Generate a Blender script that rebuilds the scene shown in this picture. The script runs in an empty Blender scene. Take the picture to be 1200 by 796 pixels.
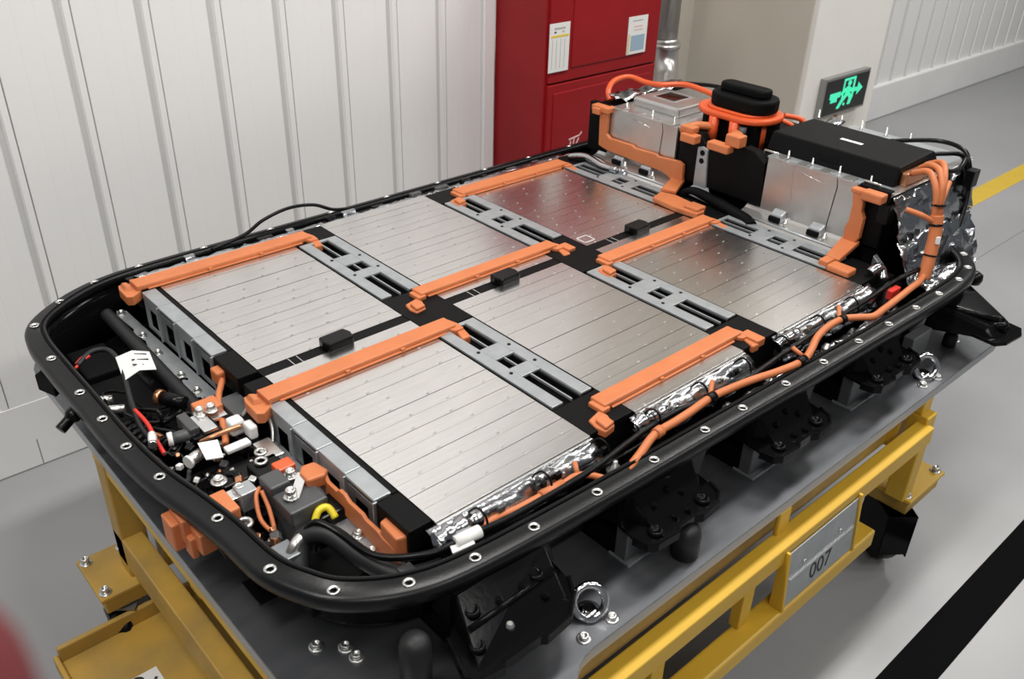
import bpy, math, random
from mathutils import Vector, Matrix
random.seed(7)
PI = math.pi
scene = bpy.context.scene
col = scene.collection
ZS = 0.84            # height of the cell plane above the floor; all z below are relative to the cell plane

# ------------------------------------------------------------------ camera
def cam_matrix(pos, yaw, pitch, roll):
    f = Vector((math.cos(pitch)*math.cos(yaw), math.cos(pitch)*math.sin(yaw), -math.sin(pitch)))
    r = Vector((math.sin(yaw), -math.cos(yaw), 0))
    u = r.cross(f)
    c, s = math.cos(roll), math.sin(roll)
    r2, u2 = c*r + s*u, -s*r + c*u
    m = Matrix((r2, u2, -f)).transposed().to_4x4()
    m.translation = Vector(pos)
    return m
cd = bpy.data.cameras.new('camera')
cam = bpy.data.objects.new('camera', cd); col.objects.link(cam)
cam.matrix_world = cam_matrix((-0.6731, -2.0827, 1.0202+ZS), math.radians(47.317), math.radians(30.627), math.radians(1.722))
cd.sensor_width = 36.0; cd.lens = 36.0*1047.54/1200.0
cd.clip_start = 0.02; cd.clip_end = 60
cd.dof.use_dof = True; cd.dof.focus_distance = 2.2; cd.dof.aperture_fstop = 6.3
scene.camera = cam

# ------------------------------------------------------------------ world, lights, exposure
w = bpy.data.worlds.new('world'); scene.world = w; w.use_nodes = True
bg = w.node_tree.nodes['Background']; bg.inputs[0].default_value = (0.80, 0.86, 0.92, 1); bg.inputs[1].default_value = 0.16
def area(x, y, z, sx, sy, e, c=(1, 0.97, 0.93), rx=0, ry=0):
    l = bpy.data.lights.new('ceiling_light', 'AREA'); l.shape = 'RECTANGLE'; l.size = sx; l.size_y = sy; l.energy = e; l.color = c
    o = bpy.data.objects.new('ceiling_light', l); col.objects.link(o); o.location = (x, y, z+ZS); o.rotation_euler = (rx, ry, 0)
    return o
for (lx, ly, le) in ((-1.6, -0.9, 74), (1.0, -0.9, 78), (3.6, -0.9, 62), (6.2, -0.9, 66), (-1.6, -3.6, 56), (1.0, -3.6, 46), (3.6, -3.6, 48), (6.2, -3.6, 60)):
    area(lx, ly, 3.2, 1.6, 0.35, le)
vs = scene.view_settings
vs.view_transform = 'Standard'; vs.look = 'None'; vs.gamma = 1.0; vs.use_curve_mapping = False; vs.exposure = -0.10

# ------------------------------------------------------------------ materials
MATS = {}
def mat(name, color, rough=0.5, metal=0.0, noise=None, bump=None, coat=0.0, emit=None, aniso=None, var=0.0, spec=None, alpha=None):
    """noise=(scale, color2, stretch) mixes a second colour; bump=(scale, strength, stretch)"""
    m = bpy.data.materials.new(name); m.use_nodes = True
    nt = m.node_tree; b = nt.nodes['Principled BSDF']
    b.inputs['Base Color'].default_value = (*color, 1); b.inputs['Roughness'].default_value = rough; b.inputs['Metallic'].default_value = metal
    if coat: b.inputs['Coat Weight'].default_value = coat; b.inputs['Coat Roughness'].default_value = 0.08
    if spec is not None: b.inputs['Specular IOR Level'].default_value = spec
    tc = nt.nodes.new('ShaderNodeTexCoord')
    def tex(scale, stretch, detail=4):
        mp = nt.nodes.new('ShaderNodeMapping'); mp.inputs['Scale'].default_value = stretch
        nt.links.new(tc.outputs['Object'], mp.inputs['Vector'])
        n = nt.nodes.new('ShaderNodeTexNoise'); n.inputs['Scale'].default_value = scale; n.inputs['Detail'].default_value = detail
        nt.links.new(mp.outputs['Vector'], n.inputs['Vector'])
        return n
    if noise:
        n = tex(noise[0], noise[2] if len(noise) > 2 else (1, 1, 1))
        cr = nt.nodes.new('ShaderNodeValToRGB')
        cr.color_ramp.elements[0].position = 0.35; cr.color_ramp.elements[1].position = 0.68
        cr.color_ramp.elements[0].color = (*color, 1); cr.color_ramp.elements[1].color = (*noise[1], 1)
        nt.links.new(n.outputs['Fac'], cr.inputs['Fac']); nt.links.new(cr.outputs['Color'], b.inputs['Base Color'])
        if var:
            mr = nt.nodes.new('ShaderNodeMapRange'); mr.inputs['To Min'].default_value = max(0, rough-var); mr.inputs['To Max'].default_value = rough+var
            nt.links.new(n.outputs['Fac'], mr.inputs['Value']); nt.links.new(mr.outputs['Result'], b.inputs['Roughness'])
    if bump:
        n = tex(bump[0], bump[2] if len(bump) > 2 else (1, 1, 1), 6)
        bp = nt.nodes.new('ShaderNodeBump'); bp.inputs['Strength'].default_value = bump[1]; bp.inputs['Distance'].default_value = 0.01
        nt.links.new(n.outputs['Fac'], bp.inputs['Height']); nt.links.new(bp.outputs['Normal'], b.inputs['Normal'])
    if emit:
        b.inputs['Emission Color'].default_value = (*emit[0], 1); b.inputs['Emission Strength'].default_value = emit[1]
    MATS[name] = m
    return m
mat('cell_alu', (0.72, 0.705, 0.69), 0.25, 1.0, noise=(5, (0.80, 0.785, 0.77), (2, 20, 1)), bump=(60, 0.015, (1, 25, 1)), var=0.05)
mat('alu_bright', (0.75, 0.75, 0.75), 0.25, 0.95)
mat('galv', (0.36, 0.385, 0.40), 0.42, 0.55, noise=(30, (0.42, 0.44, 0.455)), bump=(120, 0.02))
mat('galv_dark', (0.22, 0.235, 0.25), 0.4, 0.7, noise=(14, (0.30, 0.31, 0.32)))
mat('sheet_alu', (0.52, 0.51, 0.50), 0.3, 0.85, noise=(8, (0.60, 0.59, 0.575)), bump=(25, 0.04), var=0.05)
mat('orange', (0.52, 0.158, 0.053), 0.5, 0, noise=(20, (0.57, 0.176, 0.063)), bump=(300, 0.02))
mat('orange_red', (0.68, 0.10, 0.025), 0.35, 0)
mat('black_gloss', (0.004, 0.004, 0.0045), 0.14, 0, bump=(80, 0.015), spec=0.10)
mat('black_rim', (0.006, 0.0063, 0.007), 0.32, 0, bump=(160, 0.03), spec=0.28)
mat('black_matte', (0.003, 0.003, 0.0032), 0.6, 0, bump=(400, 0.06), spec=0.1)
mat('black_sheet', (0.0045, 0.0045, 0.0048), 0.5, 0, bump=(60, 0.03), spec=0.1)
mat('black_plastic', (0.003, 0.003, 0.0034), 0.28, spec=0.2)
mat('grey_plastic', (0.06, 0.062, 0.065), 0.45)
mat('rubber', (0.014, 0.0145, 0.0155), 0.5, spec=0.35)
mat('foil', (0.46, 0.47, 0.49), 0.20, 1.0, bump=(16, 0.35, (1, 2.5, 1)))
mat('chrome', (0.75, 0.75, 0.76), 0.12, 1.0)
mat('zinc', (0.66, 0.66, 0.64), 0.28, 0.9)
mat('steel_table', (0.15, 0.158, 0.172), 0.36, 0.75, noise=(6, (0.19, 0.197, 0.21), (1, 4, 1)), bump=(90, 0.03, (1, 12, 1)), var=0.06)
mat('steel_edge', (0.40, 0.41, 0.42), 0.4, 0.5)
mat('steel_block', (0.16, 0.165, 0.17), 0.45, 0.5)
mat('yellow_paint', (0.60, 0.36, 0.030), 0.38, 0, noise=(5, (0.66, 0.41, 0.04)), bump=(35, 0.03))
mat('yellow_dull', (0.50, 0.30, 0.05), 0.5, 0, noise=(9, (0.36, 0.23, 0.06)), bump=(35, 0.05))  # mottled browner yellow, mostly on inner and low trolley parts
mat('white_plastic', (0.78, 0.78, 0.77), 0.4)
mat('paper', (0.75, 0.75, 0.73), 0.7)
mat('print_black', (0.02, 0.02, 0.02), 0.6)
mat('print_grey', (0.42, 0.42, 0.42), 0.7)
mat('print_yellow', (0.75, 0.55, 0.08), 0.6)
mat('print_blue', (0.30, 0.42, 0.52), 0.6)
mat('print_tan', (0.70, 0.52, 0.28), 0.6)
mat('print_pink', (0.75, 0.50, 0.50), 0.6)
mat('red_wire', (0.60, 0.03, 0.02), 0.4)
mat('yellow_clip', (0.75, 0.60, 0.03), 0.4)
mat('copper', (0.65, 0.30, 0.16), 0.3, 0.9)
mat('wall_white', (0.80, 0.80, 0.80), 0.42, 0, noise=(1.5, (0.83, 0.83, 0.83)), bump=(6, 0.02))
mat('wall_groove', (0.58, 0.58, 0.58), 0.5)
mat('kerb_white', (0.78, 0.78, 0.78), 0.5, 0, noise=(4, (0.82, 0.82, 0.82)), bump=(20, 0.03))
mat('beige', (0.55, 0.515, 0.45), 0.6, 0, noise=(3, (0.58, 0.54, 0.475)))
mat('pillar_white', (0.76, 0.75, 0.72), 0.55, 0, noise=(3, (0.79, 0.78, 0.75)))
mat('red_paint', (0.25, 0.006, 0.009), 0.45, 0, spec=0.3, noise=(4, (0.30, 0.008, 0.012)))
mat('red_fabric', (0.16, 0.025, 0.03), 0.9)
mat('floor_paint', (0.27, 0.275, 0.284), 0.33, 0, noise=(1.3, (0.315, 0.32, 0.326)), bump=(14, 0.015), var=0.10)
mat('floor_joint', (0.22, 0.22, 0.225), 0.5)
mat('line_yellow', (0.60, 0.41, 0.03), 0.4, 0, noise=(12, (0.55, 0.37, 0.03)))
mat('line_black', (0.004, 0.004, 0.0045), 0.7, spec=0.02)
mat('sign_black', (0.004, 0.006, 0.005), 0.2)
mat('sign_green', (0.05, 0.6, 0.38), 0.4, emit=((0.07, 0.80, 0.46), 0.62))
mat('sign_frame', (0.30, 0.30, 0.29), 0.4, 0.6)
mat('ceiling_grey', (0.25, 0.255, 0.25), 0.8)
mat('lamp_tag', (0.55, 0.25, 0.15), 0.5)

# ------------------------------------------------------------------ mesh helpers
class MB:
    def __init__(s): s.v = []; s.f = []; s.sm = []
    def add(s, vs_, fs, smooth=False):
        n = len(s.v); s.v += [tuple(p) for p in vs_]
        for f in fs: s.f.append(tuple(i+n for i in f)); s.sm.append(smooth)
        return s
    def box(s, x0, x1, y0, y1, z0, z1):
        if x0 > x1: x0, x1 = x1, x0
        if y0 > y1: y0, y1 = y1, y0
        if z0 > z1: z0, z1 = z1, z0
        return s.add([(x0,y0,z0),(x1,y0,z0),(x1,y1,z0),(x0,y1,z0),(x0,y0,z1),(x1,y0,z1),(x1,y1,z1),(x0,y1,z1)],
                     [(0,3,2,1),(4,5,6,7),(0,1,5,4),(1,2,6,5),(2,3,7,6),(3,0,4,7)])
    def hexa(s, p):   # 8 points: bottom 4 ccw, top 4 ccw
        return s.add(p, [(0,3,2,1),(4,5,6,7),(0,1,5,4),(1,2,6,5),(2,3,7,6),(3,0,4,7)])
    def prism(s, poly, a0, a1, axis='z'):
        n = len(poly)
        ar = sum(poly[i][0]*poly[(i+1)%n][1]-poly[(i+1)%n][0]*poly[i][1] for i in range(n))
        flip = (ar < 0)
        if axis == 'y': flip = not flip
        def P(p, a): return {'z': (p[0], p[1], a), 'x': (a, p[0], p[1]), 'y': (p[0], a, p[1])}[axis]
        if a0 > a1: a0, a1 = a1, a0
        vv = [P(p, a0) for p in poly]+[P(p, a1) for p in poly]
        ff = [tuple(range(n-1, -1, -1)), tuple(range(n, 2*n))]+[(i, (i+1)%n, n+(i+1)%n, n+i) for i in range(n)]
        if flip: ff = [tuple(reversed(f)) for f in ff]
        return s.add(vv, ff)
    def tube(s, pts, r, n=8, caps=True):
        pts = [Vector(p) for p in pts]; m = len(pts)
        rr = r if isinstance(r, (list, tuple)) else [r]*m
        T = []
        for i in range(m):
            t = pts[min(i+1, m-1)]-pts[max(i-1, 0)]
            T.append(t.normalized() if t.length > 1e-9 else Vector((0, 0, 1)))
        up = Vector((0, 0, 1)) if abs(T[0].z) < 0.9 else Vector((1, 0, 0))
        a = T[0].cross(up).normalized(); vv = []
        for i in range(m):
            a = (a-T[i]*a.dot(T[i])).normalized(); b = T[i].cross(a)
            for k in range(n):
                an = 2*PI*k/n; vv.append(pts[i]+(a*math.cos(an)+b*math.sin(an))*rr[i])
        ff = [(i*n+k, i*n+(k+1)%n, (i+1)*n+(k+1)%n, (i+1)*n+k) for i in range(m-1) for k in range(n)]
        base = len(s.v); s.add(vv, ff, True)
        if caps:
            s.f.append(tuple(base+k for k in range(n-1, -1, -1))); s.sm.append(False)
            s.f.append(tuple(base+(m-1)*n+k for k in range(n))); s.sm.append(False)
        return s
    def cyl(s, p0, p1, r, n=12, r1=None):
        return s.tube([p0, p1], [r, r if r1 is None else r1], n)
    def lathe(s, c, prof, n=14, axis='z', smooth=True):   # prof: (r, h)
        vv = []; m = len(prof)
        for (r, h) in prof:
            for k in range(n):
                a = 2*PI*k/n; x, y = r*math.cos(a), r*math.sin(a)
                vv.append({'z': (c[0]+x, c[1]+y, c[2]+h), 'x': (c[0]+h, c[1]+x, c[2]+y), 'y': (c[0]+y, c[1]+h, c[2]+x)}[axis])
        ff = [(i*n+k, i*n+(k+1)%n, (i+1)*n+(k+1)%n, (i+1)*n+k) for i in range(m-1) for k in range(n)]
        base = len(s.v); s.add(vv, ff, smooth)
        s.f.append(tuple(base+k for k in range(n-1, -1, -1))); s.sm.append(False)
        s.f.append(tuple(base+(m-1)*n+k for k in range(n))); s.sm.append(False)
        return s
    def torus(s, c, R, r, axis='z', n=20, k=8, tilt=None, sx=1.0):
        vv = []
        for i in range(n):
            a = 2*PI*i/n
            for j in range(k):
                b = 2*PI*j/k; d = R+r*math.cos(b)
                p = Vector((d*math.cos(a)*sx, d*math.sin(a), r*math.sin(b)))
                if tilt: p = tilt @ p
                vv.append(Vector(c)+p)
        ff = [(i*k+j, ((i+1)%n)*k+j, ((i+1)%n)*k+(j+1)%k, i*k+(j+1)%k) for i in range(n) for j in range(k)]
        return s.add(vv, ff, True)
    def sweep(s, path, prof, closed=True, smooth=True):   # path: xy list; prof: (outward offset, z), closed profile
        m = len(path); n = len(prof); vv = []
        for i in range(m):
            if closed: a, b = path[i-1], path[(i+1) % m]
            else: a, b = path[max(i-1, 0)], path[min(i+1, m-1)]
            tx, ty = b[0]-a[0], b[1]-a[1]; L = math.hypot(tx, ty); nx, ny = ty/L, -tx/L
            for (o, z) in prof: vv.append((path[i][0]+nx*o, path[i][1]+ny*o, z))
        ff = [(i*n+k, ((i+1)%m)*n+k, ((i+1)%m)*n+(k+1)%n, i*n+(k+1)%n) for i in range(m if closed else m-1) for k in range(n)]
        base = len(s.v); s.add(vv, ff, smooth)
        if not closed:
            s.f.append(tuple(base+k for k in range(n-1, -1, -1))); s.sm.append(False)
            s.f.append(tuple(base+(m-1)*n+k for k in range(n))); s.sm.append(False)
        return s

ORG = {}
def origin(o): return ORG.get(o.name, Vector((0, 0, 0))) if o else Vector((0, 0, 0))
def me_from(mb, name, off):
    me = bpy.data.meshes.new(name)
    me.from_pydata([(v[0]-off[0], v[1]-off[1], v[2]-off[2]) for v in mb.v], [], mb.f)
    me.polygons.foreach_set('use_smooth', mb.sm); me.update()
    return me
def ob(name, mb, m, parent=None, bev=0.0, label=None, pivot=None, seg=2):
    """one mesh object; coordinates in the pack frame (z relative to the cell plane)"""
    po = origin(parent)
    pv = Vector(pivot) if pivot is not None else (po if parent else Vector((0, 0, 0)))
    me = me_from(mb, name, pv)
    me.materials.append(MATS[m] if isinstance(m, str) else m)
    o = bpy.data.objects.new(name, me); col.objects.link(o)
    if parent: o.parent = parent; o.location = pv-po
    else: o.location = (pv[0], pv[1], pv[2]+ZS)
    ORG[o.name] = pv
    if bev:
        b = o.modifiers.new('bevel', 'BEVEL'); b.width = bev; b.segments = seg; b.limit_method = 'ANGLE'; b.angle_limit = math.radians(40)
        b.harden_normals = False
    if label: o['label'] = label
    return o
def inst(src, parent, at, name=None):
    """a copy of a piece that shares its mesh, placed with its pivot at a point of the pack frame"""
    o = src.copy(); col.objects.link(o); o.parent = parent
    o.location = Vector(at)-origin(parent); ORG[o.name] = Vector(at)
    return o
def empty(name, loc, label, cat, group=None):
    o = bpy.data.objects.new(name, None); col.objects.link(o); o.location = (loc[0], loc[1], loc[2]+ZS); o.empty_display_size = 0.05
    ORG[o.name] = Vector(loc); o['label'] = label; o['category'] = cat
    if group: o['group'] = group
    return o
def struct(o): o['kind'] = 'structure'; return o
def tag(o, label, cat, group=None):
    o['label'] = label; o['category'] = cat
    if group: o['group'] = group
    return o
def stuff(o): o['kind'] = 'stuff'; return o
def smooth_path(pts, k=6, closed=False):
    P = [Vector(p) for p in pts]; n = len(P); out = []
    rng = n if closed else n-1
    for i in range(rng):
        if closed: p0, p1, p2, p3 = P[i-1], P[i], P[(i+1) % n], P[(i+2) % n]
        else: p0, p1, p2, p3 = P[max(i-1, 0)], P[i], P[i+1], P[min(i+2, n-1)]
        for j in range(k):
            t = j/k
            out.append(0.5*((2*p1)+(-p0+p2)*t+(2*p0-5*p1+4*p2-p3)*t*t+(-p0+3*p1-3*p2+p3)*t*t*t))
    if not closed: out.append(P[-1])
    return out
def cable(name, pts, r, m, parent, n=8, k=6, label=None):
    return ob(name, MB().tube(smooth_path(pts, k), r, n), m, parent, label=label)
def rrect(x0, x1, y0, y1, r, k=4):
    out = []
    x0, x1, y0, y1 = min(x0, x1), max(x0, x1), min(y0, y1), max(y0, y1)
    for (cx, cy, a0) in ((x1-r, y1-r, 0), (x0+r, y1-r, 90), (x0+r, y0+r, 180), (x1-r, y0+r, 270)):
        for i in range(k+1):
            a = math.radians(a0+90*i/k); out.append((cx+r*math.cos(a), cy+r*math.sin(a)))
    return out
def text_mesh(body, size, matrix, m, parent, name, depth=0.0006, label=None):
    c = bpy.data.curves.new(name, 'FONT'); c.body = body; c.size = size; c.extrude = depth; c.align_x = 'CENTER'; c.align_y = 'CENTER'
    t = bpy.data.objects.new(name+'_curve', c); col.objects.link(t)
    dg = bpy.context.evaluated_depsgraph_get()
    me = bpy.data.meshes.new_from_object(t.evaluated_get(dg)); bpy.data.objects.remove(t); bpy.data.curves.remove(c)
    me.transform(matrix); me.transform(Matrix.Translation(-origin(parent)))
    me.materials.clear(); me.materials.append(MATS[m])
    o = bpy.data.objects.new(name, me); col.objects.link(o); o.parent = parent; ORG[o.name] = origin(parent)
    if label: o['label'] = label
    return o

# ================================================================== THE SETTING
FL = -ZS
struct(ob('floor', MB().box(-6, 14, -8, 1.2, FL-0.05, FL), 'floor_paint'))
tag(bpy.data.objects['floor'], 'smooth pale grey painted factory floor', 'floor')
# left wall: upright metal panels with grooves between
WY = 0.60
RIB0 = 0.098; RIBW = 0.2145
wl = struct(ob('wall_left', MB().box(-4.0, 1.60, WY+0.010, WY+0.08, FL, 3.35), 'wall_groove'))
tag(wl, 'white ribbed metal panel wall behind the battery pack', 'wall')
def panel_mb(wd, y, z0, z1):
    g = 0.0405
    p = [(g, y+0.010), (g+0.0015, y), (g+0.062, y), (g+0.064, y+0.0005), (g+0.066, y), (g+0.118, y), (g+0.120, y+0.0005), (g+0.122, y), (wd-0.007, y), (wd, y+0.010)]
    return MB().prism(p, z0, z1)
src = None
i0 = -19
for i in range(i0, 7):
    x = RIB0+i*RIBW
    if src is None:
        mb = panel_mb(RIBW, WY, FL+0.235, 3.3); mb.v = [(v[0]+x, v[1], v[2]) for v in mb.v]
        src = ob('wall_panel', mb, 'wall_white', wl, pivot=(x, WY, 0))
    else: inst(src, wl, (x, WY, 0))
# narrow rib inside every groove
rsrc = None
for i in range(i0, 7):
    x = RIB0+i*RIBW
    if rsrc is None:
        rsrc = ob('rib', MB().prism([(x+0.016, WY+0.010), (x+0.020, WY), (x+0.0375, WY), (x+0.0395, WY+0.010)], FL+0.235, 3.3), 'wall_white', wl, pivot=(x, WY, 0))
    else: inst(rsrc, wl, (x, WY, 0))
ob('corner_trim', MB().box(1.60, 1.655, WY-0.012, WY+0.08, FL, 3.35), 'wall_white', wl, bev=0.004)
bl = struct(ob('baseboard_left', MB().box(-4.0, 1.60, WY-0.002, WY+0.01, FL, FL+0.235), 'kerb_white'))
tag(bl, 'white painted kerb along the foot of the ribbed wall', 'kerb')
ob('floor_seam', MB().box(-4.0, 1.60, WY-0.0045, WY-0.002, FL, FL+0.004), 'floor_joint', bl)
ob('joint', MB().box(-0.245, -0.242, WY-0.0025, WY-0.001, FL, FL+0.10), 'floor_joint', bl)
# far wall to the right
RY = 0.92
wr = struct(ob('wall_right', MB().box(1.60, 14, RY+0.010, RY+0.08, FL, 3.35), 'wall_groove'))
tag(wr, 'grey-white ribbed wall receding behind the pillar', 'wall')
src = None
for i in range(-11, 44):
    x = 4.0+i*RIBW
    if src is None:
        mb = panel_mb(RIBW, RY, FL+0.25, 3.3); mb.v = [(v[0]+x, v[1], v[2]) for v in mb.v]
        src = ob('wall_panel', mb, 'wall_white', wr, pivot=(x, RY, 0))
    else: inst(src, wr, (x, RY, 0))
br = struct(ob('baseboard_right', MB().box(4.08, 14, RY-0.03, RY+0.01, FL, FL+0.25), 'kerb_white', bev=0.01))
tag(br, 'white kerb at the foot of the far right wall', 'kerb')
# pillar
pl = struct(ob('wall_pillar', MB().box(3.315, 4.03, 0.20, RY+0.01, FL, 3.35), 'pillar_white', bev=0.008))
tag(pl, 'white and beige building pillar carrying the exit sign', 'pillar')
ob('side_cladding', MB().box(3.302, 3.316, 0.225, RY+0.005, FL, 3.35), 'beige', pl, label='beige side face of the pillar')
ob('recess_cladding', MB().box(2.72, 3.303, RY-0.012, RY+0.002, FL, 3.35), 'beige', pl)
# ceiling
ce = struct(ob('ceiling', MB().box(-6, 14, -8, 1.2, 3.5, 3.56), 'ceiling_grey'))
tag(ce, 'grey factory ceiling above the workshop', 'ceiling')
# painted floor lines
def line(name, x0, x1, y0, y1, m, label):
    o = ob(name, MB().box(x0, x1, y0, y1, FL, FL+0.0015), m); o['kind'] = 'structure'; return tag(o, label, 'floor marking')
line('trim_1', 2.6, 14, -0.325, -0.205, 'line_yellow', 'yellow painted line on the floor at the right')
line('trim_2', -1.5, 9, -1.71, -1.605, 'line_black', 'broad black stripe on the floor, lower right')
line('trim_3', 2.7, 14, -0.655, -0.65, 'floor_joint', 'thin dark joint in the grey floor')

# ================================================================== FIRE CABINET (red)
RX0, RX1, RF = 1.665, 2.30, 0.308
fc = empty('fire_cabinet', ((RX0+RX1)/2, 0.45, FL), 'tall dark red metal fire cabinet against the white wall', 'cabinet')
ob('body', MB().box(RX0, RX1, RF+0.012, 0.60, FL, 0.66), 'red_paint', fc, bev=0.004)
up_ = ob('upper_door', MB().box(RX0+0.012, RX1-0.012, RF, RF+0.014, 0.145, 0.65), 'red_paint', fc, bev=0.003)
ob('door_inset', MB().box(RX0+0.125, RX1-0.125, RF-0.004, RF+0.002, 0.19, 0.62), 'red_paint', up_, bev=0.003)
lo_ = ob('lower_door', MB().box(RX0+0.012, RX1-0.012, RF, RF+0.014, FL+0.05, 0.137), 'red_paint', fc, bev=0.003)
ob('door_inset', MB().box(RX0+0.04, RX1-0.04, RF-0.003, RF+0.002, FL+0.09, 0.105), 'red_paint', lo_, bev=0.003)
n1 = ob('notice', MB().box(1.655+0.012, 1.770, RF-0.0058, RF-0.0042, 0.187, 0.362), 'paper', fc, label='white inspection notice with a yellow band')
def strip(x0, x1, z0, z1, m, par, nm='print'): ob(nm, MB().box(x0, x1, RF-0.0064, RF-0.0057, z0, z1), m, par)
strip(1.675, 1.765, 0.312, 0.320, 'print_yellow', n1)
strip(1.690, 1.745, 0.340, 0.347, 'print_grey', n1)
strip(1.690, 1.700, 0.328, 0.333, 'print_black', n1); strip(1.730, 1.742, 0.328, 0.333, 'print_grey', n1)
for k in range(4): strip(1.682+k*0.021, 1.684+k*0.021, 0.20, 0.305, 'print_grey', n1)
n2 = ob('notice', MB().box(2.095, 2.208, RF-0.0058, RF-0.0042, 0.196, 0.340), 'paper', fc, label='notice with a pale blue block and tan margin')
strip(2.115, 2.196, 0.208, 0.268, 'print_blue', n2); strip(2.098, 2.108, 0.200, 0.275, 'print_tan', n2)
for k in range(2): strip(2.13, 2.18, 0.300-k*0.013, 0.305-k*0.013, 'print_pink', n2)
strip(2.12, 2.18, 0.322, 0.326, 'print_grey', n2)
# painted characters low on the door, mostly hidden by the pack
ch = MB()
def stroke(x0, z0, x1, z1, wd=0.006):
    d = Vector((x1-x0, z1-z0)); nn = Vector((-d.y, d.x)).normalized()*wd/2
    ch.prism([(x0+nn.x, z0+nn.y), (x1+nn.x, z1+nn.y), (x1-nn.x, z1-nn.y), (x0-nn.x, z0-nn.y)], RF-0.0046, RF-0.0032, 'y')
for (a, b, c_, d_) in ((1.800, -0.135, 1.812, -0.098), (1.822, -0.140, 1.830, -0.088), (1.800, -0.090, 1.860, -0.082), (1.842, -0.115, 1.856, -0.092), (1.862, -0.080, 1.870, -0.070),
                       (1.925, -0.100, 1.925, -0.060), (1.800, -0.16, 1.86, -0.155), (1.925, -0.14, 1.96, -0.11), (1.94, -0.16, 1.975, -0.15)): stroke(a, b, c_, d_)
ob('lettering', ch, 'print_pink', fc, label='pale painted characters on the red door')
# pipe behind the cabinet
pp = empty('drain_pipe', (2.74, 0.62, FL), 'grey metal pipe with a flanged elbow beside the red cabinet', 'pipe')
ob('pipe', MB().tube([(2.84, 0.70, 3.3), (2.84, 0.70, 0.10)], 0.052, 16), 'sheet_alu', pp)
ob('elbow', MB().tube(smooth_path([(2.84, 0.70, 0.10), (2.84, 0.69, 0.0), (2.80, 0.65, -0.07), (2.74, 0.60, -0.10), (2.66, 0.54, -0.12)], 5), 0.060, 16), 'sheet_alu', pp)
ob('flange', MB().lathe((2.84, 0.70, 0.06), [(0.056, 0), (0.072, 0), (0.072, 0.018), (0.056, 0.018)], 18), 'sheet_alu', pp)
ob('lower_pipe', MB().tube([(2.67, 0.55, -0.118), (2.64, 0.54, -0.3), (2.64, 0.54, FL)], 0.05, 14), 'galv_dark', pp)

# ================================================================== EXIT SIGN
SX0, SX1, SZ0, SZ1, SY = 3.452, 3.880, -0.280, -0.080, 0.20
es = empty('exit_sign', ((SX0+SX1)/2, SY, SZ0), 'lit green running-man exit sign in a grey frame', 'sign')
ob('housing', MB().box(SX0, SX1, SY-0.035, SY-0.001, SZ0, SZ1), 'sign_frame', es, bev=0.003)
ob('panel', MB().box(SX0+0.012, SX1-0.012, SY-0.0375, SY-0.034, SZ0+0.014, SZ1-0.014), 'sign_black', es)
gm = MB(); gy0, gy1 = SY-0.0392, SY-0.0372
sw = SX1-SX0; sh = SZ1-SZ0
def sg(poly): gm.prism([(SX0+a*sw, SZ0+b*sh) for a, b in poly], gy0, gy1, 'y')
# door frame
sg([(0.40, 0.36), (0.43, 0.36), (0.43, 0.90), (0.40, 0.90)]); sg([(0.43, 0.84), (0.62, 0.84), (0.62, 0.90), (0.43, 0.90)]); sg([(0.62, 0.36), (0.66, 0.36), (0.66, 0.90), (0.62, 0.90)])
# arrow shaft left, arrow head right
sg([(0.13, 0.46), (0.36, 0.46), (0.36, 0.60), (0.13, 0.60)]); sg([(0.16, 0.36), (0.30, 0.36), (0.30, 0.46), (0.16, 0.46)])
sg([(0.66, 0.50), (0.74, 0.50), (0.74, 0.60), (0.66, 0.60)]); sg([(0.74, 0.40), (0.86, 0.55), (0.74, 0.72)])
# running figure
sg([(0.48, 0.48), (0.56, 0.46), (0.60, 0.62), (0.52, 0.70), (0.45, 0.64)])
sg([(0.44, 0.66), (0.36, 0.52), (0.40, 0.48), (0.50, 0.60)]); sg([(0.58, 0.64), (0.68, 0.52), (0.66, 0.47), (0.55, 0.56)])
sg([(0.47, 0.50), (0.38, 0.34), (0.32, 0.17), (0.38, 0.16), (0.44, 0.30), (0.54, 0.46)]); sg([(0.50, 0.50), (0.58, 0.36), (0.56, 0.20), (0.62, 0.20), (0.66, 0.38), (0.57, 0.52)])
sg([(0.535+0.04*math.cos(i*PI/6), 0.76+0.07*math.sin(i*PI/6)) for i in range(12)])
sg([(0.48+0.022*math.cos(i*PI/4), 0.24+0.04*math.sin(i*PI/4)) for i in range(8)])
ob('pictogram', gm, 'sign_green', es, label='glowing green running figure and arrow')
ob('cable_gland', MB().box(3.65, 3.666, SY-0.018, SY-0.001, SZ0-0.026, SZ0), 'lamp_tag', es)

# ================================================================== TROLLEY
TT = -0.22
tr = empty('trolley', (0.75, -0.6, FL), 'yellow steel work trolley on castors with a grey metal table top', 'trolley')
def arc(cx, cy, r, a0, a1, k=6): return [(cx+r*math.cos(math.radians(a0+(a1-a0)*i/k)), cy+r*math.sin(math.radians(a0+(a1-a0)*i/k))) for i in range(k+1)]
outline = ([(-0.285, -1.60)] + [(0.055, -1.60)] + arc(0.160, -1.505, 0.095, 180, 90, 6) + arc(1.800, -1.36, 0.05, -90, 0, 5) + arc(1.800, 0.13, 0.05, 0, 90, 5) + arc(-0.195, 0.09, 0.09, 90, 180, 6))
top = ob('table_top', MB().prism(outline, TT-0.004, TT), 'steel_table', tr, bev=0.001)
ob('edge_plate', MB().prism(outline, TT-0.020, TT-0.004), 'steel_edge', tr, bev=0.001)
ob('under_plate', MB().prism([(x*0.998+0.0015, y*0.997) for x, y in outline], TT-0.038, TT-0.025), 'steel_edge', tr, bev=0.002)
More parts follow.
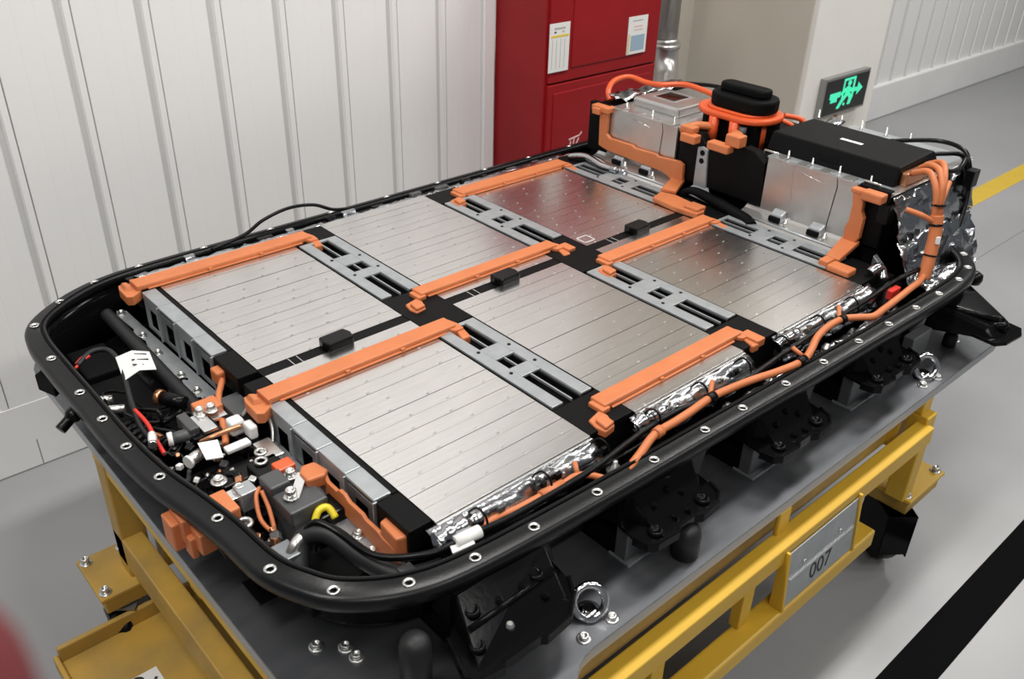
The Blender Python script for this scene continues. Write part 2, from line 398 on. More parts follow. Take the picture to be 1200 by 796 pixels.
ob('plate_gap', MB().prism([(x*0.99+0.009, y*0.985) for x, y in outline], TT-0.026, TT-0.019), 'black_matte', tr)
def hexbolt(name, par, x, y, z, r=0.009, h=0.008, m='zinc', washer=True):
    mb = MB()
    if washer: mb.lathe((x, y, z), [(r*1.5, 0), (r*1.5, 0.002), (r, 0.002)], 16)
    mb.lathe((x, y, z+0.002), [(r, 0), (r, h*0.85), (r*0.85, h), (r*0.55, h), (r*0.5, h*0.5), (0.0005, h*0.5)], 12)
    return ob(name, mb, m, par)
for (x, y) in ((0.232, -1.387), (0.161, -1.386), (1.472, -1.389), (1.407, -1.382), (-0.200, -1.10), (-0.163, -1.134), (-0.160, -1.163), (-0.02, -1.50), (1.70, -1.33)):
    hexbolt('bolt', top, x, y, TT)
def lifting_eye(x, y, z, yaw):
    e = ob('lifting_eye', MB().lathe((x, y, z), [(0.024, 0), (0.024, 0.010), (0.015, 0.014), (0.012, 0.018)], 18), 'chrome', tr, label='polished lifting ring')
    t = Matrix.Rotation(yaw, 3, 'Z') @ Matrix.Rotation(math.radians(62), 3, 'X')
    ob('ring', MB().torus((x, y, z+0.032), 0.030, 0.0075, tilt=t, n=26, k=10), 'chrome', e)
lifting_eye(0.207, -1.352, TT, math.radians(-30)); lifting_eye(1.447, -1.362, TT, math.radians(-35))
# supports standing on the table below the pack
for (x0, x1) in ((-0.03, 0.13), (0.350, 0.56), (0.752, 0.96), (1.160, 1.37), (1.46, 1.56)):
    s = ob('support_block', MB().box(x0, x1, -1.312, -1.282, TT, -0.145 if x0 > 1.5 else -0.137), 'steel_block', tr, bev=0.003)
    ob('shaded_back', MB().box(x0+0.001, x1-0.001, -1.282, -1.05, TT, -0.170), 'black_matte', s, bev=0.002)  # black back puts the block's shaded side into the colour
    ob('foot_flange', MB().box(x0-0.002, x1+0.01, -1.324, -1.27, TT, TT+0.006), 'steel_edge', s, bev=0.001)
for (x0, x1) in ((0.1, 0.3), (1.3, 1.5)):
    for yy in (-0.95, -0.2): ob('support_pad', MB().box(x0, x1, yy-0.1, yy+0.1, TT, -0.1665), 'rubber', tr, bev=0.004)
for (x, y, r, ztop) in ((0.462, -1.366, 0.028, -0.144), (-0.128, -1.290, 0.026, -0.080), (1.66, -1.33, 0.018, -0.175)):
    h = ztop-TT
    ob('guide_pin', MB().lathe((x, y, TT), [(r, 0), (r, h-r*0.9), (r*0.92, h-r*0.5), (r*0.7, h-r*0.2), (r*0.35, h-r*0.04), (0.001, h)], 20), 'rubber', tr, label='dark rubber guide pin')
# yellow frame
def ybox(name, x0, x1, y0, y1, z0, z1, m='yellow_paint', par=None, bev=0.004): return ob(name, MB().box(x0, x1, y0, y1, z0, z1), m, par or tr, bev=bev)
ZB = TT-0.038
ybox('side_beam', -0.23, 1.41, -1.442, -1.396, -0.372, -0.320)
ybox('side_beam', -0.23, 1.415, -0.33, -0.28, -0.435, -0.318, 'yellow_dull')
ybox('lower_beam', -0.20, 1.15, -1.466, -1.412, -0.552, -0.500, bev=0.006)
ybox('lower_beam', -0.20, 1.415, -0.33, -0.28, -0.62, -0.54, 'yellow_dull')
for x in (0.06, 0.745): ybox('spacer_post', x, x+0.045, -1.408, -1.396, -0.320, ZB)
for x in (0.05, 0.32, 0.62): ybox('link_plate', x, x+0.04, -1.430, -1.405, -0.50, -0.365, bev=0.002)
for x in (-0.255, 1.40):
    for y in ((-1.40,) if x < 0 else (-1.40, -0.33)): ybox('leg', x, x+0.05, y-0.008 if y > -1 else -1.425, y+0.03, -0.58, ZB if y > -1 else -0.30)
ybox('leg', -0.285, -0.225, -0.335, -0.275, -0.60, ZB, 'yellow_dull')
ybox('end_beam', -0.285, -0.235, -1.36, -0.275, -0.565, -0.475, 'yellow_dull')
ybox('end_rail', -0.281, -0.235, -1.50, -0.25, ZB-0.03, ZB, 'yellow_paint')
ybox('end_beam', 1.40, 1.45, -1.36, -0.28, -0.435, -0.35)
for y in (-1.10, -0.70): ybox('cross_member', -0.25, 1.45, y, y+0.05, -0.40, -0.33, 'yellow_dull')
ybox('leg_head', 1.40, 1.45, -1.405, -1.36, -0.30, ZB)
ybox('inner_rail', -0.23, 1.40, -1.335, -1.29, -0.43, ZB, 'yellow_dull')
# castors
def castor(cx, cy, ang, px0, px1, py0, py1, pz, m, guard=False):
    c = ob('castor', MB().box(px0, px1, py0, py1, pz-0.012, pz), m, tr, bev=0.003, label='swivel castor with a black wheel')
    ob('mount_block', MB().box(px0+0.008, px1-0.008, py0+0.008, py1-0.008, pz-0.055, pz-0.012), 'yellow_dull', c, bev=0.003)
    a = Vector((math.cos(ang), math.sin(ang), 0)); d = Vector((-math.sin(ang), math.cos(ang), 0))
    R_ = 0.088; zc = FL+R_; C = Vector((cx, cy, zc))
    wm = MB(); vv = []; prof = [(-0.024, 0.030), (-0.026, 0.07), (-0.024, 0.084), (-0.015, R_), (0.015, R_), (0.024, 0.084), (0.026, 0.07), (0.024, 0.030)]
    n = 24
    for (o_, r_) in prof:
        for k in range(n):
            t = 2*PI*k/n; vv.append(C+a*o_+(d*math.cos(t)+Vector((0, 0, 1))*math.sin(t))*r_)
    ff = [(i*n+k, i*n+(k+1) % n, (i+1)*n+(k+1) % n, (i+1)*n+k) for i in range(len(prof)-1) for k in range(n)]+[tuple(range(n-1, -1, -1)), tuple((len(prof)-1)*n+k for k in range(n))]
    wm.add(vv, ff, True); ob('wheel', wm, 'black_plastic', c)
    fk = MB()
    for sgn in (-1, 1):
        p = []
        for o_ in (0.031*sgn, 0.037*sgn):
            for (dd, hh) in ((-0.045, 0.095), (0.045, 0.095), (0.025, -0.03), (-0.025, -0.03)): p.append(C+a*o_+d*dd+Vector((0, 0, hh)))
        fk.hexa([p[0], p[1], p[2], p[3], p[4], p[5], p[6], p[7]])
    p = []
    for z_ in (0.090, 0.097):
        for (o_, dd) in ((-0.037, -0.045), (0.037, -0.045), (0.037, 0.045), (-0.037, 0.045)): p.append(C+a*o_+d*dd+Vector((0, 0, z_)))
    fk.hexa(p)
    fk.cyl(C+Vector((0, 0, 0.097)), Vector((cx, cy, pz-0.05)), 0.025, 14)
    ob('fork', fk, 'black_plastic' if m == 'yellow_paint' else 'galv_dark', c)
    if guard:
        g = MB()
        for (o0, o1, d0, d1, h0, h1) in ((-0.043, 0.043, -0.092, -0.088, -0.02, 0.12), (-0.043, -0.039, -0.092, 0.05, -0.03, 0.12), (0.039, 0.043, -0.092, 0.05, -0.03, 0.12)):
            g.hexa([C+a*o+d*e+Vector((0, 0, h)) for h in (h0, h1) for (o, e) in ((o0, d0), (o1, d0), (o1, d1), (o0, d1))])
        ob('wheel_guard', g, 'black_gloss', c, bev=0.002)
    ob('axle', MB().cyl(C-a*0.044, C+a*0.044, 0.008, 10), 'zinc', c)
    for (bx, by) in ((px0+0.018, py0+0.022), (px0+0.018, py1-0.022), (px1-0.018, py0+0.022), (px1-0.018, py1-0.022)): hexbolt('bolt', c, bx, by, pz, 0.010, 0.014)
castor(1.470, -1.365, math.radians(-38), 1.42, 1.625, -1.440, -1.31, -0.580, 'yellow_paint', True)
castor(-0.305, -0.315, math.radians(-38), -0.368, -0.245, -0.365, -0.195, -0.595, 'yellow_dull')
castor(-0.23, -1.36, 0.3, -0.30, -0.16, -1.43, -1.29, -0.60, 'yellow_paint')
castor(1.50, -0.30, 0.3, 1.40, 1.60, -0.38, -0.22, -0.60, 'yellow_paint')
# lower step / tow board at the front end
sb_ = ob('step_board', MB().box(-0.485, 0.35, -1.05, -0.372, -0.735, -0.705), 'yellow_dull', tr, bev=0.004)
ob('lip', MB().box(-0.485, 0.35, -0.372, -0.358, -0.735, -0.665), 'yellow_dull', sb_, bev=0.004)
ob('lip', MB().box(-0.497, -0.485, -1.05, -0.358, -0.735, -0.690), 'yellow_dull', sb_, bev=0.004)
for (x, y) in ((-0.10, -0.52), (-0.27, -0.62)): ob('strut', MB().box(x, x+0.04, y, y+0.04, FL+0.03, -0.735), 'yellow_dull', sb_)
lb = ob('number_label', MB().box(-0.405, -0.325, -0.610, -0.525, -0.705, -0.7035), 'paper', sb_, label='white label with black numerals')
text_mesh('21', 0.07, Matrix.Translation((-0.366, -0.564, -0.7030)) @ Matrix.Rotation(math.radians(-38), 4, 'Z'), 'print_black', lb, 'numerals', 0.0003)
# steel number plate on the near side
def plate_pt(u, t, out=0.0):    # t 0 = top edge, 1 = bottom edge ; plate leans outwards
    return (u, -1.444-0.014*t-out, -0.345-0.150*t)
PU0, PU1 = 0.745, 1.035
def plate_box(u0, u1, t0, t1, o0, o1): return MB().hexa([plate_pt(u0, t1, o1), plate_pt(u1, t1, o1), plate_pt(u1, t1, o0), plate_pt(u0, t1, o0), plate_pt(u0, t0, o1), plate_pt(u1, t0, o1), plate_pt(u1, t0, o0), plate_pt(u0, t0, o0)])
np_ = ob('number_plate', plate_box(PU0, PU1, 0, 1, -0.001, 0.003), 'galv', tr, bev=0.001, label='bare steel plate stencilled with a number')
ob('crease', plate_box(PU0+0.012, PU1-0.008, 0.50, 0.525, 0.002, 0.0055), 'alu_bright', np_)
for u in (0.812, 0.962):
    q = plate_pt(u, 0.36, 0.003); ob('rivet', MB().lathe(q, [(0.006, 0), (0.005, -0.003), (0.001, -0.004)], 10, 'y'), 'chrome', np_)
text_mesh('007', 0.062, Matrix.Translation(plate_pt(0.890, 0.74, 0.0034)) @ Matrix.Rotation(PI/2-math.atan2(0.014, 0.150), 4, 'X'), 'print_black', np_, 'stencil_number', 0.0003)
for u in (PU0-0.009, PU1+0.001):
    ob('plate_cheek', MB().prism([(-1.430, -0.335), (-1.452, -0.335), (-1.466, -0.498), (-1.455, -0.515), (-1.430, -0.50)], u, u+0.008, 'x'), 'yellow_paint', tr, bev=0.002)

# ================================================================== BATTERY PACK
bp = empty('battery_pack', (0.80, -0.59, -0.166), 'open electric vehicle battery pack with silver modules and orange busbars', 'battery')
rim_pts = [(0.02, -1.266), (0.30, -1.281), (0.60, -1.289), (0.85, -1.296), (1.10, -1.303), (1.35, -1.308), (1.55, -1.310), (1.66, -1.305), (1.755, -1.285), (1.83, -1.235), (1.885, -1.16), (1.97, -1.10), (2.05, -1.04), (2.085, -0.92),
           (2.09, -0.60), (2.085, -0.28), (2.05, -0.14), (1.96, -0.06), (1.86, 0.05), (1.74, 0.100), (1.5, 0.106), (1.1, 0.106), (0.7, 0.106), (0.3, 0.106), (0.03, 0.104), (-0.10, 0.086), (-0.20, 0.036),
           (-0.275, -0.035), (-0.298, -0.12), (-0.301, -0.25), (-0.300, -0.42), (-0.299, -0.60), (-0.289, -0.74), (-0.270, -0.85), (-0.256, -0.95), (-0.247, -1.06), (-0.222, -1.13), (-0.185, -1.185), (-0.10, -1.240)]
rim = [tuple(p) for p in smooth_path(rim_pts, 5, True)]
RZ = -0.025
prof = [(-0.024, RZ-0.012), (-0.024, RZ+0.003), (-0.021, RZ+0.006), (-0.012, RZ+0.006), (-0.009, RZ), (0.014, RZ), (0.021, RZ-0.004), (0.024, RZ-0.010), (0.024, RZ-0.026), (0.019, RZ-0.030), (0.0, RZ-0.030)]
trayo = ob('tray_rim', MB().sweep(rim, prof), 'black_rim', bp, label='black rounded flange around the tray')
ob('seal', MB().sweep(rim, [(-0.019, RZ+0.005), (-0.015, RZ+0.009), (-0.011, RZ+0.005)]), 'black_matte', trayo)
ob('tray_wall', MB().sweep(rim, [(-0.060, -0.160), (-0.050, -0.160), (-0.008, -0.070), (-0.004, RZ-0.02), (-0.010, RZ-0.02), (-0.018, -0.070)]), 'black_gloss', bp)
inner = []
for i in range(len(rim)):
    a, b = rim[i-1], rim[(i+1) % len(rim)]; tx, ty = b[0]-a[0], b[1]-a[1]; L = math.hypot(tx, ty)
    inner.append((rim[i][0]-ty/L*0.052, rim[i][1]+tx/L*0.052))
ob('tray_floor', MB().prism(inner, -0.166, -0.155), 'black_gloss', bp)
# flange bolts
bolt_uv = [(0.02, 0.104), (-0.10, 0.086), (-0.20, 0.036), (-0.283, -0.045), (-0.301, -0.215), (-0.301, -0.385), (-0.300, -0.505), (-0.299, -0.62), (-0.288, -0.745), (-0.259, -0.912), (-0.250, -1.075), (-0.198, -1.178), (-0.10, -1.240),
           (0.014, -1.265), (0.136, -1.274), (0.284, -1.281), (0.434, -1.286), (0.585, -1.289), (0.706, -1.292), (0.855, -1.297), (0.998, -1.301), (1.144, -1.304), (1.277, -1.308), (1.41, -1.31), (1.531, -1.311), (1.655, -1.306), (1.748, -1.288), (1.826, -1.241)]
bolt_uv += [(0.2+0.2*k, 0.106) for k in range(8)]
bsrc = None
for (x, y) in bolt_uv:
    if bsrc is None:
        bsrc = ob('flange_bush', MB().lathe((x, y, RZ), [(0.0105, 0), (0.0105, 0.0025), (0.0065, 0.0025), (0.0060, -0.002), (0.0005, -0.002)], 16), 'zinc', trayo, pivot=(x, y, RZ))
    else: inst(bsrc, trayo, (x, y, RZ))

# ---- modules
U = [(0.0, 0.370), (0.496, 0.8605), (0.990, 1.368)]
VA, VB = (0.0, -0.571), (-0.603, -1.180)
NS = 15
for ci, (u0, u1) in enumerate(U):
    for (v0, v1) in (VA, VB):
        md = ob('battery_module', MB().box(u0+0.002, u1-0.002, v1+0.002, v0-0.002, -0.11, -0.0045), 'black_sheet', bp)
        pitch = (v1-v0)/NS
        mk = MB(); srcs = {}
        for k in range(NS):
            ya = v0+pitch*k; yb = ya+pitch; par_ = k % 2
            ga, gb = (0.0007, 0.0002) if par_ else (0.0002, 0.0007)
            if par_ not in srcs:
                srcs[par_] = ob('cell_cover', MB().box(u0, u1, yb+gb, ya-ga, -0.0045, 0.0), 'cell_alu', md, pivot=(u0, ya, 0))
            else:
                o = inst(srcs[par_], md, (u0, ya, random.uniform(-0.0003, 0.0002)))
                o.rotation_euler.x = random.uniform(-0.005, 0.005)
            for q in range(4):
                uu = u0+(u1-u0)*(0.12+0.25*q)+(0.010 if k % 2 else -0.012)
                if random.random() < 0.85:
                    yc = ya+pitch*0.86; mk.box(uu, uu+0.006, yc-0.0014, yc+0.0014, -0.0002, 0.0014)
        stuff(ob('weld_marks', mk, 'zinc', md))
    # centre seam with a connector box
    cs = ob('centre_seam', MB().box(u0-0.001, u1+0.001, VB[0], VA[1], -0.05, -0.0015), 'black_sheet', bp)
    um = (u0+u1)/2
    ob('connector_box', MB().prism([(um-0.034, -0.565), (um+0.030, -0.563), (um+0.036, -0.585), (um+0.030, -0.609), (um-0.032, -0.611), (um-0.038, -0.588)], -0.002, 0.020), 'black_plastic', cs, bev=0.004)
    for d in (-0.115, -0.095): ob('tape_line', MB().box(um+d, um+d+0.0015, -0.6025, -0.5715, -0.0016, -0.0008), 'print_grey', cs)
# label outlines on the module covers
ln = MB()
for (x0, y0, x1, y1) in ((1.00, -0.555, 1.04, -0.553), (1.00, -0.52, 1.04, -0.518)): ln.box(x0, x1, y0, y1, 0.0001, 0.0006)
for (x0, x1, y0, y1) in ((1.00, 1.002, -0.555, -0.518), (1.038, 1.04, -0.555, -0.518)): ln.box(x0, x1, y0, y1, 0.0001, 0.0006)
ob('mark_outline', ln, 'paper', bp)

# ---- black insulation between the columns and grey slotted plates
def cross_cover(ua, ub):
    return ob('insulation_sheet', MB().box(ua, ub, -1.178, -0.002, -0.09, -0.032), 'black_sheet', bp)
for (ua, ub) in ((0.371, 0.495), (0.8615, 0.989), (1.369, 1.56)): cross_cover(ua, ub)
def black_pad(ua, ub, va, vb, z=0.0005): return ob('insulation_pad', MB().box(ua, ub, va, vb, -0.032, z), 'black_sheet', bp, bev=0.0015)
def slot_plate(ua, ub, va, vb, name='slotted_plate'):
    """grey sheet with three slots (long, short, long), each split by a thin rib"""
    mb = MB(); L = abs(vb-va); s = -1
    w = ub-ua; a, b = ua+w*0.27, ub-w*0.27
    z0, z1 = -0.003, 0.003
    cuts = [(0.03, 0.32), (0.46, 0.575), (0.68, 1.0)]
    mb.box(ua, a, va, vb, z0, z1); mb.box(b, ub, va, vb, z0, z1)
    edges = [0.0]+[c for cu in cuts for c in cu]
    for i in range(0, len(edges), 2):
        e0 = edges[i]; e1 = edges[i+1] if i+1 < len(edges) else 1.0
        if e1 > e0: mb.box(a, b, va+s*L*e0, va+s*L*e1, z0, z1)
    o = ob(name, mb, 'galv', bp, bev=0.0012)
    for (c0, c1) in cuts:
        m_ = (a+b)/2
        ob('slot_rib', MB().box(m_-0.0025, m_+0.0010, va+s*L*c0, va+s*L*c1, -0.005, 0.0005), 'galv', o)
        ob('slot_flange', MB().box(b-0.002, b, va+s*L*c0, va+s*L*c1, -0.005, 0.0), 'galv_dark', o)
    hs = None
    for (fu, fv) in ((0.18, 0.34), (0.85, 0.38), (0.18, 0.62), (0.85, 0.60)):
        x, y = ua+w*fu, va+s*L*fv
        mbh = MB().lathe((x, y, z1), [(0.0042, 0), (0.0042, 0.0012), (0.0005, 0.0012)], 10)
        if hs is None: hs = ob('plug', mbh, 'black_plastic', o, pivot=(x, y, z1))
        else: inst(hs, o, (x, y, z1))
    return o
for (ua, ub) in ((0.377, 0.489), (0.869, 0.984), (1.378, 1.485)):
    slot_plate(ua, ub, -0.094, -0.478); slot_plate(ua, ub, -0.686, -1.068)
for (ua, ub) in ((0.3715, 0.4945), (0.862, 0.9885), (1.370, 1.50)):
    black_pad(ua, ub, -0.486, -0.678); black_pad(ua, ub, -0.004, -0.088); black_pad(ua, ub, -1.074, -1.176)
for (va, vb) in ((-0.004, -0.082), (-0.463, -0.575), (-0.60, -0.697), (-1.075, -1.170)): ob('insulation_pad', MB().box(-0.048, -0.001, va, vb, -0.05, -0.001), 'black_sheet', bp, bev=0.002)
for (va, vb) in ((-0.085, -0.46), (-0.70, -1.072)): ob('insulation_strip', MB().box(-0.012, -0.001, va, vb, -0.05, -0.002), 'black_sheet', bp)

# ---- orange busbar covers along the columns
def busbar(u0, u1, va, vb, flip=False):
    n = 10; mb = MB()
    z = 0.0148
    b = ob('busbar_cover', MB().box(u0, u1, va, vb, 0.0008, z), 'orange', bp, bev=0.0035, label='orange insulated busbar cover')
    ob('edge_flange', MB().box(u0+0.02, u1-0.03, vb-0.0045, vb+0.002, 0.0008, 0.0045), 'orange', b, bev=0.0012)
    for t in (0.38, 0.68):
        uu = u0+(u1-u0)*t; ob('clip_notch', MB().box(uu-0.005, uu+0.005, vb-0.0055, vb+0.001, 0.001, 0.0105), 'orange', b, bev=0.001)
    # front connector
    if u0 < 0:
        e = ob('end_connector', MB().prism([(u0-0.030, va+0.008), (u0-0.006, va+0.004), (u0+0.006, va-0.002), (u0+0.006, vb+0.004), (u0-0.004, vb-0.008), (u0-0.026, vb-0.022), (u0-0.038, vb-0.014), (u0-0.036, va-0.010)], -0.020, 0.004), 'orange', b, bev=0.002)
        ob('end_lobe', MB().hexa([(u0-0.030, vb+0.016, 0.003), (u0-0.012, vb+0.010, 0.003), (u0-0.010, va-0.002, 0.003), (u0-0.028, va+0.005, 0.003), (u0-0.024, vb+0.020, 0.013), (u0-0.014, vb+0.018, 0.013), (u0-0.013, va-0.006, 0.013), (u0-0.023, va, 0.013)]), 'orange', b, bev=0.002)
        ob('end_lobe', MB().prism([(u0-0.006, va-0.002), (u0+0.006, va-0.004), (u0+0.004, vb-0.002), (u0-0.006, vb-0.004)], 0.003, 0.0165), 'orange', b, bev=0.002)
    else:
        ob('end_connector', MB().box(u0-0.012, u0+0.012, va-0.006, vb-0.006, -0.020, 0.010), 'orange', b, bev=0.003)
        ob('end_connector', MB().prism([(u0-0.050, vb-0.004), (u0-0.010, vb+0.006), (u0-0.008, vb-0.016), (u0-0.022, vb-0.048), (u0-0.052, vb-0.052), (u0-0.056, vb-0.030)], -0.012, 0.005), 'orange', b, bev=0.003)
        ob('connector_lid', MB().prism([(u0-0.046, vb-0.018), (u0-0.020, vb-0.012), (u0-0.022, vb-0.046), (u0-0.050, vb-0.050)], 0.004, 0.013), 'orange', b, bev=0.003)
    # rear connector: narrow hook turning towards the near side
    ob('end_connector', MB().prism([(u1-0.020, va-0.004), (u1+0.006, va-0.004), (u1+0.014, vb+0.012), (u1+0.012, vb-0.014), (u1-0.012, vb-0.012), (u1-0.020, vb+0.003)], -0.012, 0.009), 'orange', b, bev=0.003)
    ob('connector_lid', MB().prism([(u1-0.006, vb-0.008), (u1+0.016, vb-0.006), (u1+0.006, vb-0.046), (u1-0.018, vb-0.044)], -0.016, 0.004), 'orange', b, bev=0.004)
    return b
for (u0, u1, va, vb) in ((-0.048, 0.425, -0.032, -0.080), (-0.042, 0.425, -0.658, -0.704), (0.452, 0.910, -0.496, -0.536), (0.450, 0.905, -1.100, -1.141), (0.942, 1.395, -0.038, -0.088), (0.945, 1.395, -0.650, -0.694)):
    busbar(u0, u1, va, vb)
# hidden-link blocks in the centre trough
for (x0, x1, y0, y1) in ((0.918, 0.945, -0.530, -0.572), (0.905, 0.935, -1.135, -1.185)):
    ob('busbar_terminal', MB().box(x0, x1, y0, y1, -0.010, 0.010), 'orange', bp, bev=0.003)

# ---- grey stepped end plates facing the front compartment
def end_plate(va, vb):
    n = 4; L = (vb-va)/n
    base = ob('end_plate', MB().box(-0.020, -0.013, va, vb, -0.10, 0.0), 'galv_dark', bp, bev=0.001)
    for k in range(n):
        a = va+L*k; b = a+L; d = 0.0 if k % 2 == 0 else 0.0015
        ob('cap', MB().box(-0.047-d, -0.013, a-0.0008, b+0.0008, -0.016 if k % 2 == 0 else -0.006, 0.0012), 'galv', base, bev=0.0015)
        # front web with an arched opening
        f = MB(); y0, y1 = a-0.002, b+0.002; yo0, yo1 = a+L*0.28, b-L*0.28
        f.box(-0.046, -0.043, y0, yo0, -0.095, -0.016); f.box(-0.046, -0.043, yo1, y1, -0.095, -0.016)
        f.box(-0.046, -0.043, yo0, yo1, -0.034, -0.016); f.box(-0.046, -0.043, yo0, yo1, -0.095, -0.082)
        ob('web', f, 'galv_dark' if k % 2 else 'galv', base, bev=0.001)
        ob('upright_rib', MB().box(-0.052, -0.043, b-0.002, b+0.002, -0.095, -0.003), 'galv', base, bev=0.001)
        ob('back_liner', MB().box(-0.0235, -0.0205, a, b, -0.095, -0.016), 'black_matte', base)
    return base
end_plate(-0.086, -0.460); end_plate(-0.702, -1.071)

# ---- crumpled foil between the modules and the rim
def foil_strip(name, ua, ub, va, vb, za, zb, nu, nv, amp, seed, par=bp):
    rnd = random.Random(seed); vv = []; ff = []
    for i in range(nu+1):
        for j in range(nv+1):
            t = j/nv; e = 0 if j == 0 else 1
            bulge = math.sin(PI*t)*0.012
            vv.append((ua+(ub-ua)*i/nu+rnd.uniform(-1, 1)*0.004, va+(vb-va)*t+rnd.uniform(-1, 1)*amp*0.6*e, za+(zb-za)*t+bulge+rnd.uniform(-1, 1)*amp*e))
    for i in range(nu):
        for j in range(nv):
            a = i*(nv+1)+j; ff.append((a, a+1, a+nv+2, a+nv+1) if vb < va else (a, a+nv+1, a+nv+2, a+1))
    mb = MB().add(vv, ff, True)
    o = ob(name, mb, 'foil', par, label='crinkled silver foil'); s_ = o.modifiers.new('thick', 'SOLIDIFY'); s_.thickness = 0.0008; s_.offset = -1
    return o
foil_strip('foil_wrap', -0.02, 0.372, -1.181, -1.226, -0.004, -0.050, 22, 4, 0.0055, 3)
foil_strip('foil_wrap', 0.474, 0.864, -1.181, -1.226, -0.004, -0.050, 22, 4, 0.0055, 5)
foil_strip('foil_wrap', 0.970, 1.40, -1.181, -1.226, -0.004, -0.050, 24, 4, 0.0055, 8)
foil_strip('foil_wrap', -0.02, 1.45, -1.226, -1.262, -0.075, -0.070, 60, 4, 0.008, 11)
foil_strip('foil_wrap', -0.02, 1.50, 0.001, 0.055, -0.003, -0.040, 120, 4, 0.004, 13)
# rounded foil noses at the column ends
for (u, v) in ((0.478, -1.192), (0.965, -1.192), (-0.010, -1.196)):
    ob('foil_nose', MB().tube(smooth_path([(u, v-0.006, -0.020), (u+0.02, v-0.008, -0.012), (u+0.06, v-0.006, -0.016), (u+0.10, v, -0.028)], 5), [0.016+0.004*math.sin(i*1.7) for i in range(16)], 12), 'foil', bp)
# edge rail of each column along the near side
for (u0, u1) in U: ob('side_rail', MB().box(u0, u1, -1.186, -1.1805, -0.06, -0.002), 'alu_bright', bp, bev=0.001)

# ---- stamped mounting brackets along the near side
def bracket(ub, w, big=False):
    """ub = left end of the lip, w = lip length"""
    zs = -0.128; v_in, v_out = -1.292, -1.376
    x0, x1 = ub, ub+w
    wall = ob('mount_bracket', MB().prism([(x0+0.012, -0.055), (x1+0.050, -0.055), (x1+0.030, zs), (x0-0.004, zs)], v_in-0.004, v_in+0.004, 'y'), 'black_gloss', bp, bev=0.002, label='glossy black stamped mounting bracket')
    shelf = [(x0-0.004, v_in), (x0-0.010, -1.335), (x0-0.004, -1.366), (x0+0.012, v_out), (x0+w*0.32, v_out-0.004), (x0+w*0.40, v_out+0.006), (x0+w*0.60, v_out+0.006), (x0+w*0.68, v_out-0.004), (x1-0.012, v_out), (x1+0.012, -1.358), (x1+0.022, -1.330), (x1+0.030, v_in)]
    ob('shelf', MB().prism(shelf, zs-0.006, zs), 'black_gloss', wall, bev=0.002)
    lip = [p for p in shelf[1:-1]]
    ob('lip', MB().sweep(lip, [(-0.003, zs-0.014), (0.003, zs-0.014), (0.003, zs+0.005), (-0.003, zs+0.005)], closed=False, smooth=False), 'black_gloss', wall, bev=0.001)
    # sloping bulge between wall and shelf with pressed pockets
    xm = (x0+x1)/2
    ob('bulge', MB().hexa([(x0+0.035, -1.345, zs-0.002), (x1-0.020, -1.345, zs-0.002), (x1+0.010, v_in, zs-0.002), (x0+0.015, v_in, zs-0.002), (x0+0.040, -1.338, zs+0.004), (x1-0.026, -1.338, zs+0.004), (x1-0.002, v_in, zs+0.060), (x0+0.025, v_in, zs+0.060)]), 'black_gloss', wall, bev=0.004)
    for t in (0.16, 0.84):
        uu = x0+w*t; ob('boss', MB().lathe((uu, -1.352, zs), [(0.016, 0), (0.014, 0.008), (0.009, 0.010), (0.008, 0.004), (0.0005, 0.004)], 14), 'black_gloss', wall)
    for (t, v) in ((0.30, -1.318), (0.52, -1.310), (0.68, -1.322), (0.45, -1.350), (0.62, -1.354)):
        uu = x0+w*t; zz = zs+0.002+max(0.0, (v+1.338))*1.2
        ob('bolt', MB().lathe((uu, v, zz), [(0.007, -0.004), (0.007, 0.005), (0.0045, 0.008), (0.0008, 0.008)], 8, smooth=False), 'black_gloss', wall)
    ob('rivet', MB().lathe((xm+0.02, v_in-0.004, -0.082), [(0.010, 0), (0.008, -0.004), (0.001, -0.005)], 12, 'y'), 'black_plastic', wall)
    # side cheeks running back under the rim
    for x in (x0-0.004, x1+0.026): ob('cheek', MB().prism([(v_in, -0.055), (v_in, zs-0.004), (v_in+0.02, -0.134), (v_in+0.09, -0.158), (v_in+0.09, -0.06)], x, x+0.006, 'x'), 'black_gloss', wall, bev=0.001)
for (ub, w) in ((0.345, 0.205), (0.745, 0.21), (1.155, 0.21)): bracket(ub, w)
# the large front bracket
zb = -0.125
fb = ob('mount_bracket', MB().prism([(-0.045, -0.052), (0.165, -0.052), (0.180, zb), (-0.045, zb)], -1.284, -1.276, 'y'), 'black_gloss', bp, bev=0.002, label='large glossy black front mounting bracket')
sh = [(-0.045, -1.278), (-0.070, -1.30), (-0.095, -1.375), (-0.082, -1.392), (-0.035, -1.398), (-0.03, -1.391), (0.045, -1.391), (0.055, -1.398), (0.115, -1.392), (0.150, -1.365), (0.172, -1.330), (0.180, -1.278)]
ob('shelf', MB().prism(sh, zb-0.006, zb), 'black_gloss', fb, bev=0.002)
ob('lip', MB().sweep(sh[1:-1], [(-0.003, zb-0.016), (0.003, zb-0.016), (0.003, zb+0.006), (-0.003, zb+0.006)], closed=False, smooth=False), 'black_gloss', fb, bev=0.001)
ob('slope', MB().hexa([(-0.075, -1.385, zb-0.002), (0.140, -1.372, zb-0.002), (0.160, -1.280, zb-0.002), (-0.045, -1.280, zb-0.002), (-0.070, -1.372, zb+0.004), (0.132, -1.360, zb+0.004), (0.150, -1.281, -0.058), (-0.040, -1.281, -0.058)]), 'black_gloss', fb, bev=0.004)
ob('crease', MB().tube([(-0.050, -1.330, -0.090), (0.140, -1.322, -0.090)], 0.006, 8), 'black_gloss', fb)
def on_slope(y): return zb+0.004+(-0.058-zb-0.004)*(-1.366-y)/(-1.366+1.281)
